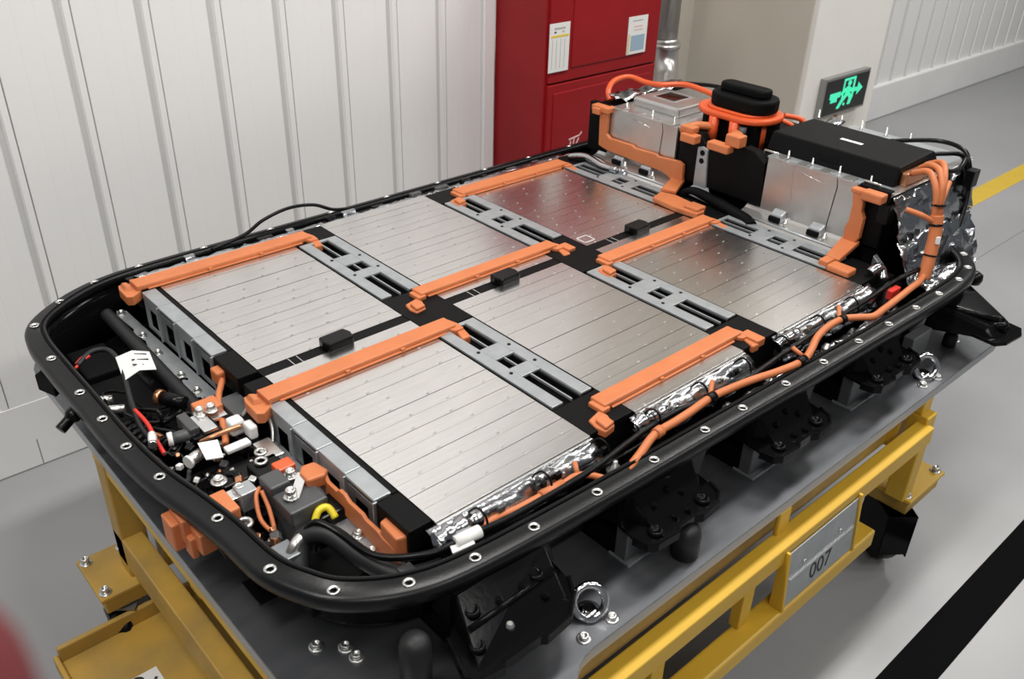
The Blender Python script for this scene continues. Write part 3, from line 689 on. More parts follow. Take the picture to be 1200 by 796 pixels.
for (x, y) in ((-0.052, -1.350), (-0.030, -1.310), (0.105, -1.315)): ob('boss', MB().lathe((x, y, on_slope(y)-0.006), [(0.015, 0), (0.013, 0.010), (0.009, 0.012), (0.008, 0.006), (0.0005, 0.006)], 14), 'black_gloss', fb)
for (x, y, m) in ((0.015, -1.352, 'zinc'), (0.070, -1.318, 'black_gloss'), (0.02, -1.318, 'black_gloss'), (0.10, -1.345, 'black_gloss')):
    ob('bolt', MB().lathe((x, y, on_slope(y)-0.005), [(0.008, 0), (0.008, 0.007), (0.005, 0.012), (0.0008, 0.012)], 8, smooth=False), m, fb)
ob('cheek', MB().prism([(-1.28, -0.055), (-1.28, zb-0.004), (-1.23, -0.125), (-1.23, -0.06)], -0.050, -0.043, 'x'), 'black_gloss', fb, bev=0.001)
# rear outrigger arm
ra = ob('rear_arm', MB().hexa([(1.575, -1.28, -0.160), (1.610, -1.455, -0.135), (1.715, -1.460, -0.135), (1.83, -1.23, -0.160), (1.59, -1.28, -0.075), (1.62, -1.425, -0.108), (1.715, -1.430, -0.108), (1.82, -1.23, -0.070)]), 'black_gloss', bp, bev=0.010, label='glossy black outrigger arm at the rear corner')
ob('tip_plate', MB().prism([(1.60, -1.40), (1.595, -1.46), (1.625, -1.478), (1.70, -1.485), (1.735, -1.47), (1.745, -1.41), (1.70, -1.395)], -0.140, -0.130), 'black_gloss', ra, bev=0.002)
ob('sleeve', MB().lathe((1.675, -1.425, -0.125), [(0.030, 0), (0.028, 0.018), (0.020, 0.024), (0.016, 0.022), (0.016, 0.01), (0.001, 0.01)], 18), 'black_gloss', ra)
ob('knob', MB().lathe((1.80, -1.295, -0.085), [(0.020, 0), (0.024, 0.012), (0.022, 0.026), (0.010, 0.034), (0.001, 0.035)], 16), 'black_plastic', ra)
ob('rib', MB().tube([(1.60, -1.30, -0.085), (1.665, -1.43, -0.100)], 0.008, 8), 'black_gloss', ra)
# hose stubs and rubber ends on the front wall
h1 = ob('hose_stub', MB().tube(smooth_path([(-0.285, -0.335, -0.085), (-0.315, -0.345, -0.095), (-0.335, -0.352, -0.105), (-0.350, -0.357, -0.112)], 4), [0.017]*6+[0.012]*7, 12), 'black_plastic', bp)
h2 = ob('hose_stub', MB().tube([(-0.270, -0.16, -0.095), (-0.305, -0.145, -0.105)], 0.019, 12), 'black_plastic', bp)
ob('bracket_tab', MB().hexa([(-0.30, -0.13, -0.125), (-0.33, -0.145, -0.13), (-0.31, -0.20, -0.13), (-0.28, -0.18, -0.125), (-0.30, -0.13, -0.085), (-0.33, -0.145, -0.09), (-0.31, -0.20, -0.09), (-0.28, -0.18, -0.085)]), 'black_matte', bp, bev=0.002)
# orange high-voltage socket below the front rim
DY, DZ = 0.012, 0.024
def sbox(nm, x0, x1, y0, y1, z0, z1, par, **k): return ob(nm, MB().box(x0, x1, y0+DY, y1+DY, z0+DZ, z1+DZ), 'orange', par, bev=0.003, **k)
oc = sbox('high_voltage_socket', -0.300, -0.240, -0.860, -0.805, -0.130, -0.080, bp, label='orange high-voltage socket under the front rim')
sbox('socket_body', -0.314, -0.262, -0.845, -0.800, -0.152, -0.092, oc)
sbox('socket_flange', -0.287, -0.235, -0.898, -0.858, -0.140, -0.095, oc)
sbox('latch', -0.288, -0.258, -0.785, -0.750, -0.100, -0.084, oc)
sbox('latch_rib', -0.297, -0.284, -0.876, -0.845, -0.158, -0.112, oc)
bb = ob('socket_bracket', MB().box(-0.255, -0.215, -1.02, -0.955, -0.150, -0.145), 'black_gloss', bp, bev=0.001)
ob('post', MB().box(-0.240, -0.228, -0.990, -0.978, -0.145, -0.05), 'black_gloss', bb)

# ---- long harness along the near side
cable('black_harness', [(-0.165, -1.022, -0.045), (-0.140, -1.030, -0.022), (-0.120, -1.075, -0.028), (-0.100, -1.150, -0.035), (-0.040, -1.212, -0.022), (0.03, -1.228, -0.014), (0.12, -1.236, -0.018), (0.25, -1.238, -0.018), (0.33, -1.237, -0.016), (0.42, -1.228, -0.014), (0.50, -1.221, -0.014), (0.60, -1.219, -0.018), (0.70, -1.236, -0.022), (0.80, -1.238, -0.018), (0.95, -1.231, -0.014), (1.10, -1.226, -0.012), (1.30, -1.222, -0.010), (1.45, -1.222, 0.0), (1.545, -1.238, 0.012)], 0.0065, 'black_plastic', bp, 10)
cable('black_harness', [(0.02, -1.212, -0.030), (0.15, -1.222, -0.026), (0.30, -1.228, -0.030), (0.45, -1.236, -0.028), (0.62, -1.226, -0.026), (0.80, -1.224, -0.030), (1.0, -1.219, -0.024), (1.2, -1.216, -0.022), (1.35, -1.214, -0.020)], 0.0045, 'black_plastic', bp)
cable('black_harness', [(-0.02, -1.24, -0.040), (0.2, -1.252, -0.045), (0.5, -1.252, -0.048), (0.9, -1.262, -0.05), (1.3, -1.268, -0.05)], 0.006, 'black_plastic', bp)
wt = ob('wrap_label', MB().tube([(0.003, -1.226, -0.014), (0.052, -1.231, -0.014)], 0.0115, 14), 'paper', bp, label='white wrap label on the black harness')
wt2 = ob('wrap_label', MB().hexa([(-0.012, -1.240, -0.020), (0.030, -1.246, -0.020), (0.032, -1.233, -0.016), (-0.008, -1.228, -0.016), (-0.012, -1.240, -0.017), (0.030, -1.246, -0.017), (0.032, -1.233, -0.013), (-0.008, -1.228, -0.013)]), 'paper', bp, label='white paper flag label on the harness')
cable('orange_cable', [(0.040, -1.216, -0.030), (0.095, -1.216, -0.024), (0.145, -1.224, -0.022), (0.20, -1.228, -0.020), (0.245, -1.230, -0.020), (0.28, -1.230, -0.018), (0.305, -1.240, -0.022), (0.335, -1.262, -0.035)], 0.0065, 'orange', bp, 10, label='orange cable tail')
ob('orange_sleeve', MB().tube([(0.195, -1.228, -0.019), (0.248, -1.230, -0.019)], 0.0095, 10), 'orange', bp)
cable('orange_cable', [(0.378, -1.270, -0.030), (0.42, -1.262, -0.020), (0.480, -1.247, -0.010), (0.545, -1.247, -0.008), (0.600, -1.243, -0.010), (0.665, -1.240, -0.008), (0.73, -1.244, -0.010), (0.797, -1.253, -0.012), (0.87, -1.267, -0.014), (0.945, -1.278, -0.012), (1.00, -1.266, -0.008), (1.050, -1.248, -0.006), (1.11, -1.238, -0.004), (1.175, -1.240, -0.004), (1.215, -1.262, -0.004), (1.245, -1.280, -0.004), (1.30, -1.278, -0.004), (1.39, -1.274, 0.0), (1.46, -1.268, 0.0), (1.51, -1.262, -0.004), (1.552, -1.254, 0.004), (1.572, -1.250, 0.035)], 0.0085, 'orange', bp, 12, label='orange high-voltage cable along the rim')
for (a, b) in (((0.482, -1.247, -0.010), (0.500, -1.246, -0.009)), ((0.655, -1.240, -0.008), (0.675, -1.240, -0.008)), ((0.93, -1.277, -0.012), (0.955, -1.277, -0.012)), ((1.165, -1.24, -0.004), (1.18, -1.241, -0.004))):
    ob('cable_tie', MB().cyl(a, b, 0.0115, 12), 'orange' if a[0] < 0.6 else 'black_plastic', bp)
for (p, q) in (((0.66, -1.24, -0.008), (0.70, -1.215, 0.006)), ((0.958, -1.274, -0.010), (0.95, -1.245, 0.006)), ((1.16, -1.240, -0.004), (1.20, -1.212, 0.010)), ((0.285, -1.231, -0.018), (0.295, -1.212, -0.004))):
    ob('cable_branch', MB().tube([p, q], 0.005, 8), 'orange', bp)
nut = ob('ground_stud', MB().lathe((0.37, -1.246, -0.045), [(0.016, 0), (0.016, 0.004), (0.010, 0.006), (0.010, 0.014), (0.005, 0.016), (0.005, 0.026), (0.0008, 0.027)], 12), 'zinc', bp)
for (x, y) in ((0.70, -1.262), (1.08, -1.262), (0.86, -1.258)): ob('ground_stud', MB().lathe((x, y, -0.040), [(0.012, 0), (0.012, 0.004), (0.007, 0.006), (0.007, 0.012), (0.0008, 0.013)], 10), 'zinc', bp)
rnd = random.Random(21)
for k in range(26):      # small sensor plugs and clips clipped into the harness
    u = rnd.uniform(0.0, 1.42); v = rnd.uniform(-1.215, -1.195); z = rnd.uniform(-0.016, -0.004)
    if 0.39 < u < 0.46 or 0.88 < u < 0.95: continue
    m = rnd.choice(['black_plastic', 'black_plastic', 'white_plastic', 'foil', 'zinc', 'grey_plastic'])
    l = rnd.uniform(0.008, 0.018)
    ob('harness_plug', MB().box(u, u+l, v, v-rnd.uniform(0.005, 0.009), z-0.008, z+rnd.uniform(0.0, 0.006)), m, bp, bev=0.0015)
for k in range(9):
    u = 0.06+k*0.15; ob('harness_loop', MB().tube(smooth_path([(u, -1.192, -0.004), (u+0.006, -1.206, 0.012), (u+0.012, -1.222, 0.002), (u+0.012, -1.230, -0.02)], 4), 0.0022, 6), 'black_plastic', bp)
# harness along the far side
cable('black_harness', [(0.20, 0.060, -0.012), (0.30, 0.062, 0.004), (0.36, 0.064, 0.030), (0.44, 0.066, 0.044), (0.52, 0.066, 0.034), (0.58, 0.062, 0.006), (0.64, 0.06, -0.004)], 0.005, 'black_plastic', bp)
cable('black_harness', [(-0.05, 0.05, -0.035), (0.2, 0.055, -0.030), (0.6, 0.055, -0.026), (0.9, 0.055, -0.026), (1.2, 0.055, -0.024), (1.5, 0.05, -0.02)], 0.006, 'black_plastic', bp)
for k in range(14):
    u = -0.01+k*0.105+rnd.uniform(-0.03, 0.03); ob('harness_plug', MB().box(u, u+rnd.uniform(0.02, 0.05), 0.03, 0.045, -0.03, rnd.uniform(-0.016, 0.002)), rnd.choice(['black_plastic', 'black_plastic', 'foil', 'grey_plastic']), bp, bev=0.002)

# ---- rear stack of upper modules
SF = 1.545; SB = 2.02
def stack(va, vb, nm):
    return ob(nm, MB().box(SF+0.006, SB, va, vb, -0.03, 0.178), 'black_matte', bp, bev=0.003)
sl = stack(-0.045, -0.425, 'upper_module'); sr = stack(-0.735, -1.118, 'upper_module'); sm = ob('junction_housing', MB().box(SF+0.03, SB-0.02, -0.428, -0.732, -0.03, 0.150), 'black_matte', bp, bev=0.004)
def front_cover(va, vb, par, z0):
    """sheet cover on the front of a stack: three panels with a slanted fold"""
    w = vb-va
    a, b = va+w*0.30, va+w*0.78
    ob('cover_panel', MB().prism([(va, 0.184), (a, 0.186), (a-0.006, 0.12), (a-0.020, z0), (va-0.0, z0)], SF-0.004, SF+0.004, 'x'), 'sheet_alu', par, bev=0.001)
    ob('cover_panel', MB().prism([(a-0.001, 0.188), (b, 0.188), (b-0.006, 0.16), (b-0.002, 0.10), (b+0.004, z0), (a-0.021, z0), (a-0.007, 0.12)], SF-0.0065, SF+0.002, 'x'), 'sheet_alu', par, bev=0.001)
    ob('cover_panel', MB().prism([(b-0.001, 0.186), (vb, 0.186), (vb, z0), (b+0.003, z0), (b-0.003, 0.10), (b-0.007, 0.16)], SF-0.004, SF+0.004, 'x'), 'sheet_alu', par, bev=0.001)
    ob('cover_bead', MB().tube([(SF-0.006, a-0.02, 0.170), (SF-0.006, (a+b)/2-0.02, 0.160)], 0.0015, 6), 'alu_bright', par)
    for k in range(4):
        v = va+w*(0.12+0.25*k); ob('tab', MB().box(SF-0.008, SF+0.035, v-0.016, v+0.016, 0.184, 0.1885), 'sheet_alu', par, bev=0.001)
front_cover(-0.128, -0.412, sl, 0.02); front_cover(-0.745, -1.025, sr, 0.02)
# top sheets with ledge and studs
tsl = ob('top_sheet', MB().box(SF+0.004, SB+0.005, -0.125, -0.425, 0.178, 0.184), 'sheet_alu', sl, bev=0.002)
tsr = ob('top_sheet', MB().box(SF+0.004, SB+0.005, -0.735, -1.120, 0.178, 0.184), 'galv', sr, bev=0.002)
box_l = ob('raised_cover', MB().box(1.625, 1.80, -0.150, -0.345, 0.182, 0.212), 'sheet_alu', sl, bev=0.008)
ob('window', MB().box(1.685, 1.765, -0.195, -0.275, 0.2105, 0.2135), 'black_gloss', sl, bev=0.002)
ob('window_frame', MB().box(1.675, 1.775, -0.185, -0.285, 0.2085, 0.2125), 'galv', sl, bev=0.002)
def studs(par, vs_, u, z, h=0.020):
    for v in vs_: ob('stud', MB().lathe((u, v, z), [(0.006, 0), (0.006, 0.003), (0.003, 0.004), (0.0026, h), (0.0008, h+0.001)], 8), 'zinc', par)
studs(sr, (-0.784, -0.862, -0.947, -1.04), SF+0.035, 0.184); studs(sr, (-0.62+0.0, -0.70, -0.772, -0.855, -0.932), SB-0.015, 0.184, 0.026)
studs(sl, (-0.17, -0.28, -0.37), SF+0.03, 0.184)
for (v0, v1) in ((-0.72, -0.765), (-1.035, -1.08)):     # wire handles on the ledge
    ob('wire_handle', MB().tube([(SF+0.01, v0, 0.184), (SF+0.01, v0, 0.196), (SF+0.01, v1, 0.196), (SF+0.01, v1, 0.184)], 0.003, 6), 'zinc', sr)
# control unit with a slanted front under a black lid
lid = ob('control_unit', MB().hexa([(1.592, -1.098, 0.184), (1.86, -1.098, 0.184), (1.86, -0.700, 0.184), (1.592, -0.700, 0.184), (1.610, -1.098, 0.236), (1.815, -1.090, 0.238), (1.815, -0.708, 0.238), (1.610, -0.702, 0.236)]), 'black_sheet', bp, bev=0.004, label='black control unit lid with a white label')
ob('label_plate', MB().box(1.694, 1.708, -0.868, -0.935, 0.2375, 0.2388), 'paper', lid)
ob('recess', MB().hexa([(1.596, -0.925, 0.200), (1.6, -0.925, 0.200), (1.6, -0.855, 0.200), (1.596, -0.855, 0.200), (1.6005, -0.925, 0.214), (1.606, -0.925, 0.214), (1.606, -0.855, 0.214), (1.6005, -0.855, 0.214)]), 'black_gloss', lid)
ob('end_plug', MB().box(1.62, 1.78, -1.098, -1.118, 0.186, 0.222), 'copper', lid, bev=0.004)
# sheet and foil on the near end of the stack
foil_strip('foil_wrap', 1.56, 2.00, -1.121, -1.165, 0.172, 0.05, 22, 10, 0.010, 31)
foil_strip('foil_wrap', 1.56, 1.98, -1.160, -1.225, 0.055, -0.075, 22, 10, 0.011, 37)
foil_strip('foil_wrap', 1.56, 1.85, -1.215, -1.275, -0.060, -0.040, 16, 5, 0.008, 41)
ob('end_sheet', MB().hexa([(1.548, -1.118, 0.172), (2.0, -1.118, 0.172), (2.0, -1.10, 0.172), (1.548, -1.10, 0.172), (1.548, -1.130, 0.186), (2.0, -1.130, 0.186), (2.0, -1.10, 0.186), (1.548, -1.10, 0.186)]), 'sheet_alu', bp, bev=0.002)
ob('corner_block', MB().box(1.538, 1.575, -1.095, -1.128, 0.10, 0.155), 'black_plastic', bp, bev=0.003)
ob('corner_skirt', MB().prism([(-1.125, 0.02), (-1.155, -0.005), (-1.19, -0.06), (-1.19, -0.16), (-1.125, -0.16)], 1.515, 1.535, 'x'), 'galv_dark', bp, bev=0.002)
# black plates either side
ob('side_insulator', MB().box(SF-0.006, SF+0.02, -1.030, -1.118, 0.028, 0.190), 'black_matte', sr, bev=0.003)
ob('side_insulator', MB().box(SF-0.004, SF+0.02, -0.035, -0.125, 0.02, 0.186), 'black_matte', sl, bev=0.003)
ob('front_insulator', MB().prism([(-0.43, 0.17), (-0.43, 0.03), (-0.745, 0.03), (-0.738, 0.16), (-0.700, 0.186), (-0.66, 0.19), (-0.62, 0.165), (-0.52, 0.165), (-0.50, 0.19), (-0.44, 0.195)], SF-0.006, SF+0.03, 'x'), 'black_sheet', sm, bev=0.004)
ob('mid_bracket', MB().prism([(-0.503, 0.150), (-0.520, 0.156), (-0.540, 0.150), (-0.550, 0.03), (-0.503, 0.03)], SF-0.014, SF-0.005, 'x'), 'galv', sm, bev=0.002)
for z in (0.112, 0.137): ob('bracket_hole', MB().lathe((SF-0.0148, -0.523, z), [(0.009, 0), (0.009, 0.002), (0.0005, 0.002)], 12, 'x'), 'black_matte', sm)
ob('bracket_foot', MB().hexa([(1.49, -0.503, 0.012), (1.545, -0.503, 0.026), (1.545, -0.552, 0.026), (1.49, -0.61, 0.004), (1.49, -0.503, 0.018), (1.545, -0.503, 0.034), (1.545, -0.552, 0.034), (1.49, -0.61, 0.010)]), 'galv', sm, bev=0.002)
# black arch over the centre of the last cross plate
ob('harness_arch', MB().tube(smooth_path([(1.50, -0.49, 0.0), (1.505, -0.53, 0.020), (1.50, -0.60, 0.018), (1.49, -0.68, 0.010), (1.485, -0.74, 0.002), (1.47, -0.77, -0.004)], 5), [0.016]*12+[0.018]*14, 12), 'black_matte', bp)
# folded sheet rail and clips along the foot of the stack
for (va, vb) in ((-0.09, -0.42), (-0.70, -1.05)):
    rl = ob('foot_rail', MB().prism([(1.486, 0.001), (1.500, 0.010), (1.53, 0.020), (1.545, 0.030), (1.545, 0.022), (1.53, 0.012), (1.502, 0.002), (1.488, -0.005)], va, vb, 'y'), 'sheet_alu', bp, bev=0.001)
    ob('rail_fold', MB().tube([(1.498, va, 0.009), (1.498, vb, 0.009)], 0.004, 8), 'galv', rl)
    for k in range(2):
        v = va+(vb-va)*(0.32+0.36*k)
        ob('clip', MB().hexa([(1.512, v-0.028, 0.014), (1.540, v-0.028, 0.024), (1.540, v+0.020, 0.024), (1.512, v+0.020, 0.014), (1.518, v-0.022, 0.036), (1.540, v-0.024, 0.046), (1.540, v+0.016, 0.046), (1.518, v+0.014, 0.036)]), 'galv', rl, bev=0.003)
        ob('clip_mouth', MB().box(1.506, 1.516, v-0.022, v+0.014, 0.015, 0.030), 'black_matte', rl, bev=0.002)
        ob('clip_nut', MB().lathe((1.515, v-0.040, 0.014), [(0.008, 0), (0.008, 0.008), (0.004, 0.010), (0.004, 0.018), (0.0008, 0.019)], 10), 'zinc', rl)
for (x, y, z) in ((1.47, -0.06, 0.004), (1.45, -0.04, 0.010)):
    ob('foot_foil', MB().tube(smooth_path([(x, y, z), (x+0.02, y-0.06, z+0.012), (x+0.01, y-0.14, z+0.006), (x+0.02, y-0.20, z+0.004)], 5), 0.012, 8), 'foil', bp)
# orange vertical busbars
lb_ = ob('busbar_cover', MB().prism([(-0.097, 0.172), (-0.135, 0.172), (-0.134, 0.098), (-0.150, 0.088), (-0.25, 0.090), (-0.26, 0.084), (-0.35, 0.088), (-0.36, 0.082), (-0.445, 0.090), (-0.462, 0.082), (-0.466, 0.024), (-0.424, 0.020), (-0.391, 0.038), (-0.254, 0.041), (-0.143, 0.044), (-0.103, 0.052)], SF-0.022, SF-0.008, 'x'), 'orange', bp, bev=0.003, label='orange angled busbar cover on the left upper stack')
ob('top_terminal', MB().box(SF-0.030, SF+0.012, -0.066, -0.140, 0.166, 0.186), 'orange', lb_, bev=0.004)
ob('top_terminal', MB().box(SF-0.040, SF-0.010, -0.078, -0.110, 0.158, 0.180), 'orange', lb_, bev=0.004)
ob('drop_link', MB().hexa([(1.435, -0.455, 0.014), (1.535, -0.420, 0.020), (1.545, -0.462, 0.020), (1.455, -0.500, 0.014), (1.435, -0.455, 0.026), (1.535, -0.420, 0.034), (1.545, -0.462, 0.034), (1.455, -0.500, 0.026)]), 'orange', lb_, bev=0.003)
ob('front_link', MB().prism([(1.380, -0.470), (1.436, -0.455), (1.452, -0.500), (1.440, -0.590), (1.418, -0.640), (1.380, -0.640), (1.372, -0.56)], -0.006, 0.016), 'orange', lb_, bev=0.004)
ob('front_link', MB().box(1.385, 1.43, -0.585, -0.635, 0.010, 0.026), 'orange', lb_, bev=0.004)
rb_ = ob('busbar_cover', MB().prism([(-1.026, 0.176), (-1.062, 0.174), (-1.064, 0.125), (-1.074, 0.108), (-1.074, 0.050), (-1.060, 0.028), (-1.030, 0.028), (-1.028, 0.07), (-1.034, 0.09), (-1.034, 0.14)], SF-0.030, SF-0.012, 'x'), 'orange', bp, bev=0.003, label='orange upright busbar cover on the right upper stack')
ob('top_terminal', MB().box(SF-0.040, SF-0.005, -1.056, -1.115, 0.160, 0.186), 'orange', rb_, bev=0.005)
ob('top_terminal', MB().box(SF-0.032, SF-0.006, -1.022, -1.060, 0.170, 0.182), 'orange', rb_, bev=0.003)
ob('drop_link', MB().hexa([(1.420, -1.040, 0.006), (1.530, -1.022, 0.026), (1.530, -1.074, 0.026), (1.420, -1.080, 0.006), (1.420, -1.040, 0.020), (1.530, -1.022, 0.040), (1.530, -1.074, 0.040), (1.420, -1.080, 0.020)]), 'orange', rb_, bev=0.003)
ob('foot_terminal', MB().box(1.385, 1.428, -1.040, -1.068, -0.008, 0.018), 'orange', rb_, bev=0.004)
ob('foot_terminal', MB().box(1.375, 1.418, -1.070, -1.135, -0.006, 0.016), 'orange', rb_, bev=0.005)
ob('foil_nose', MB().tube(smooth_path([(1.43, -1.165, 0.010), (1.45, -1.17, 0.020), (1.47, -1.175, 0.012), (1.46, -1.19, -0.01)], 5), 0.013, 10), 'foil', bp)
# ---- service plug
sp = ob('service_plug', MB().prism(rrect(1.590, 1.775, -0.400, -0.668, 0.085, 6), 0.232, 0.250), 'orange_red', bp, bev=0.006, label='orange base of the service plug with black cap')
ob('gasket_step', MB().prism(rrect(1.605, 1.760, -0.430, -0.645, 0.07, 6), 0.249, 0.258), 'orange_red', sp, bev=0.004)
ob('cap', MB().prism(rrect(1.612, 1.750, -0.438, -0.652, 0.066, 6), 0.257, 0.298), 'black_matte', sp, bev=0.008)
ob('cap_handle', MB().prism(rrect(1.652, 1.712, -0.458, -0.628, 0.026, 5), 0.297, 0.324), 'black_matte', sp, bev=0.007)
for (x, y) in ((1.60, -0.50), (1.60, -0.575), (1.64, -0.45), (1.66, -0.63)): ob('leg', MB().cyl((x, y, 0.15), (x, y, 0.234), 0.016, 12), 'orange_red', sp)
ob('core', MB().box(1.62, 1.75, -0.44, -0.64, 0.15, 0.234), 'black_matte', sp, bev=0.004)
ob('fuse', MB().cyl((1.60, -0.606, 0.19), (1.60, -0.606, 0.225), 0.012, 12), 'grey_plastic', sp)
for (pts) in ([(1.50, -0.462, 0.196), (1.55, -0.468, 0.205), (1.60, -0.50, 0.20)], [(1.50, -0.640, 0.205), (1.56, -0.625, 0.208), (1.60, -0.575, 0.20)]):
    ob('link_bar', MB().tube(smooth_path(pts, 4), 0.013, 8), 'orange', sp)
for (x0, x1, y0, y1, z0, z1) in ((1.492, 1.525, -0.456, -0.505, 0.196, 0.216), (1.478, 1.512, -0.470, -0.525, 0.172, 0.198), (1.492, 1.53, -0.622, -0.672, 0.196, 0.230), (1.478, 1.512, -0.570, -0.645, 0.174, 0.198)):
    ob('terminal', MB().box(x0, x1, y0, y1, z0, z1), 'orange', sp, bev=0.004)
cable('orange_cable', [(1.585, -0.085, 0.19), (1.60, -0.060, 0.215), (1.66, -0.030, 0.232), (1.73, -0.035, 0.236), (1.745, -0.10, 0.228), (1.75, -0.16, 0.232), (1.80, -0.22, 0.238), (1.80, -0.30, 0.236), (1.77, -0.38, 0.236), (1.72, -0.42, 0.238)], 0.0095, 'orange_red', bp, 10, label='orange-red cable looping over the left stack')
cable('orange_cable', [(1.76, -0.64, 0.240), (1.80, -0.68, 0.228), (1.80, -0.70, 0.20), (1.82, -0.70, 0.185)], 0.008, 'orange_red', bp, 8)
cable('orange_cable', [(1.72, -0.66, 0.236), (1.74, -0.69, 0.220), (1.74, -0.70, 0.19)], 0.007, 'orange_red', bp, 8)
cable('black_harness', [(1.82, -0.66, 0.21), (1.86, -0.72, 0.215), (1.90, -0.78, 0.205)], 0.006, 'black_plastic', bp)
cable('black_harness', [(1.92, -0.1, 0.20), (1.95, -0.25, 0.214), (1.95, -0.36, 0.208), (1.93, -0.45, 0.21)], 0.007, 'black_plastic', bp)
foil_strip('foil_wrap', 1.58, 1.95, -0.05, -0.12, 0.19, 0.195, 16, 5, 0.010, 51)
foil_strip('foil_wrap', 1.78, 2.0, -0.66, -0.72, 0.185, 0.19, 10, 5, 0.012, 53)
# ---- orange trunk cable climbing the near rear corner
cable('orange_cable', [(1.552, -1.254, -0.01), (1.566, -1.25, 0.030), (1.580, -1.243, 0.075), (1.590, -1.236, 0.115), (1.594, -1.228, 0.150)], 0.0165, 'orange', bp, 14, label='thick orange trunk cable at the rear corner')
for (pts, r) in (([(1.594, -1.228, 0.145), (1.600, -1.222, 0.190), (1.610, -1.212, 0.225), (1.635, -1.185, 0.250), (1.66, -1.15, 0.247), (1.68, -1.118, 0.225)], 0.0085), ([(1.600, -1.230, 0.150), (1.610, -1.220, 0.20), (1.64, -1.200, 0.244), (1.69, -1.165, 0.252), (1.72, -1.115, 0.225)], 0.0085), ([(1.588, -1.224, 0.145), (1.59, -1.215, 0.195), (1.60, -1.195, 0.230), (1.62, -1.165, 0.243), (1.64, -1.118, 0.220)], 0.0085), ([(1.588, -1.232, 0.130), (1.560, -1.205, 0.150), (1.545, -1.165, 0.158)], 0.007), ([(1.594, -1.228, 0.140), (1.66, -1.205, 0.165), (1.74, -1.180, 0.19)], 0.007)):
    cable('orange_cable', pts, r, 'orange', bp, 10)
for (a, b, r) in (((1.597, -1.224, 0.172), (1.598, -1.223, 0.177), 0.0185), ((1.571, -1.248, 0.048), (1.572, -1.2475, 0.052), 0.0178), ((1.5905, -1.2345, 0.122), (1.5915, -1.233, 0.128), 0.0178)): ob('cable_tie', MB().cyl(a, b, r, 14), 'black_plastic', bp)
ob('cable_tag', MB().hexa([(1.566, -1.256, 0.085), (1.574, -1.262, 0.085), (1.576, -1.258, 0.085), (1.568, -1.252, 0.085), (1.568, -1.254, 0.103), (1.576, -1.260, 0.103), (1.578, -1.256, 0.103), (1.570, -1.250, 0.103)]), 'paper', bp)
for pts in ([(1.90, -0.92, 0.205), (1.98, -1.02, 0.216), (1.98, -1.10, 0.212), (1.965, -1.135, 0.180), (1.97, -1.15, 0.12), (1.93, -1.17, 0.05), (1.86, -1.19, -0.02)], [(1.82, -1.06, 0.215), (1.88, -1.09, 0.216), (1.94, -1.12, 0.205), (1.945, -1.145, 0.15), (1.92, -1.16, 0.10)], [(1.76, -1.12, 0.205), (1.82, -1.15, 0.195), (1.88, -1.145, 0.19), (1.94, -1.13, 0.20)], [(1.545, -1.238, 0.012), (1.62, -1.24, 0.018), (1.72, -1.215, 0.016), (1.80, -1.19, 0.02)]):
    cable('black_harness', pts, 0.0068, 'black_plastic', bp)
ob('corner_plug', MB().box(1.925, 1.965, -1.145, -1.172, 0.125, 0.175), 'black_plastic', bp, bev=0.003)
ob('red_plug', MB().box(1.40, 1.445, -1.232, -1.248, -0.028, -0.002), 'red_wire', bp, bev=0.003)

# ---- front electronics bay
FB = bp
pipe_ = cable('coolant_pipe', [(-0.112, 0.0, -0.075), (-0.114, -0.10, -0.073), (-0.116, -0.25, -0.073), (-0.118, -0.40, -0.075), (-0.118, -0.50, -0.08), (-0.135, -0.58, -0.10)], 0.016, 'rubber', FB, 14)
fl = ob('lower_flange', MB().prism([(-0.056, 0.03), (-0.076, 0.045), (-0.084, 0.02), (-0.078, -0.07), (-0.090, -0.10), (-0.078, -0.14), (-0.096, -0.22), (-0.088, -0.27), (-0.100, -0.32), (-0.086, -0.36), (-0.100, -0.43), (-0.080, -0.46), (-0.048, -0.46)], -0.100, -0.096), 'galv', FB, bev=0.001)
for (x, y) in ((-0.072, 0.02), (-0.075, -0.12), (-0.08, -0.22), (-0.08, -0.345), (-0.08, -0.425)): hexbolt('bolt', fl, x, y, -0.096, 0.007, 0.008)
fl2 = ob('lower_flange', MB().prism([(-0.048, -0.70), (-0.082, -0.70), (-0.090, -0.80), (-0.080, -0.90), (-0.092, -1.00), (-0.084, -1.10), (-0.098, -1.17), (-0.048, -1.17)], -0.082, -0.078), 'galv', FB, bev=0.001)
for (x, y) in ((-0.07, -0.76), (-0.072, -0.95), (-0.072, -1.05), (-0.078, -1.10), (-0.07, -1.135)): hexbolt('bolt', fl2, x, y, -0.078, 0.008, 0.008)
# cable with white tag
cable('black_wire', [(-0.262, -0.252, -0.040), (-0.225, -0.235, -0.028), (-0.195, -0.255, -0.026), (-0.195, -0.320, -0.028), (-0.212, -0.395, -0.030), (-0.226, -0.45, -0.045), (-0.240, -0.53, -0.060), (-0.238, -0.60, -0.065)], 0.006, 'rubber', FB)
tg = ob('paper_tag', MB().add([(-0.216, -0.396, -0.026), (-0.196, -0.300, -0.022), (-0.165, -0.318, -0.008), (-0.135, -0.336, -0.014), (-0.150, -0.408, -0.018), (-0.182, -0.402, -0.010)] + [(-0.216, -0.396, -0.027), (-0.196, -0.300, -0.023), (-0.165, -0.318, -0.009), (-0.135, -0.336, -0.015), (-0.150, -0.408, -0.019), (-0.182, -0.402, -0.011)], [(0, 5, 2, 1), (5, 4, 3, 2), (6, 7, 8, 11), (11, 8, 9, 10), (0, 1, 7, 6), (1, 2, 8, 7), (2, 3, 9, 8), (3, 4, 10, 9), (4, 5, 11, 10), (5, 0, 6, 11)]), 'paper', FB, label='white printed paper tag folded over a cable')
tp = MB()
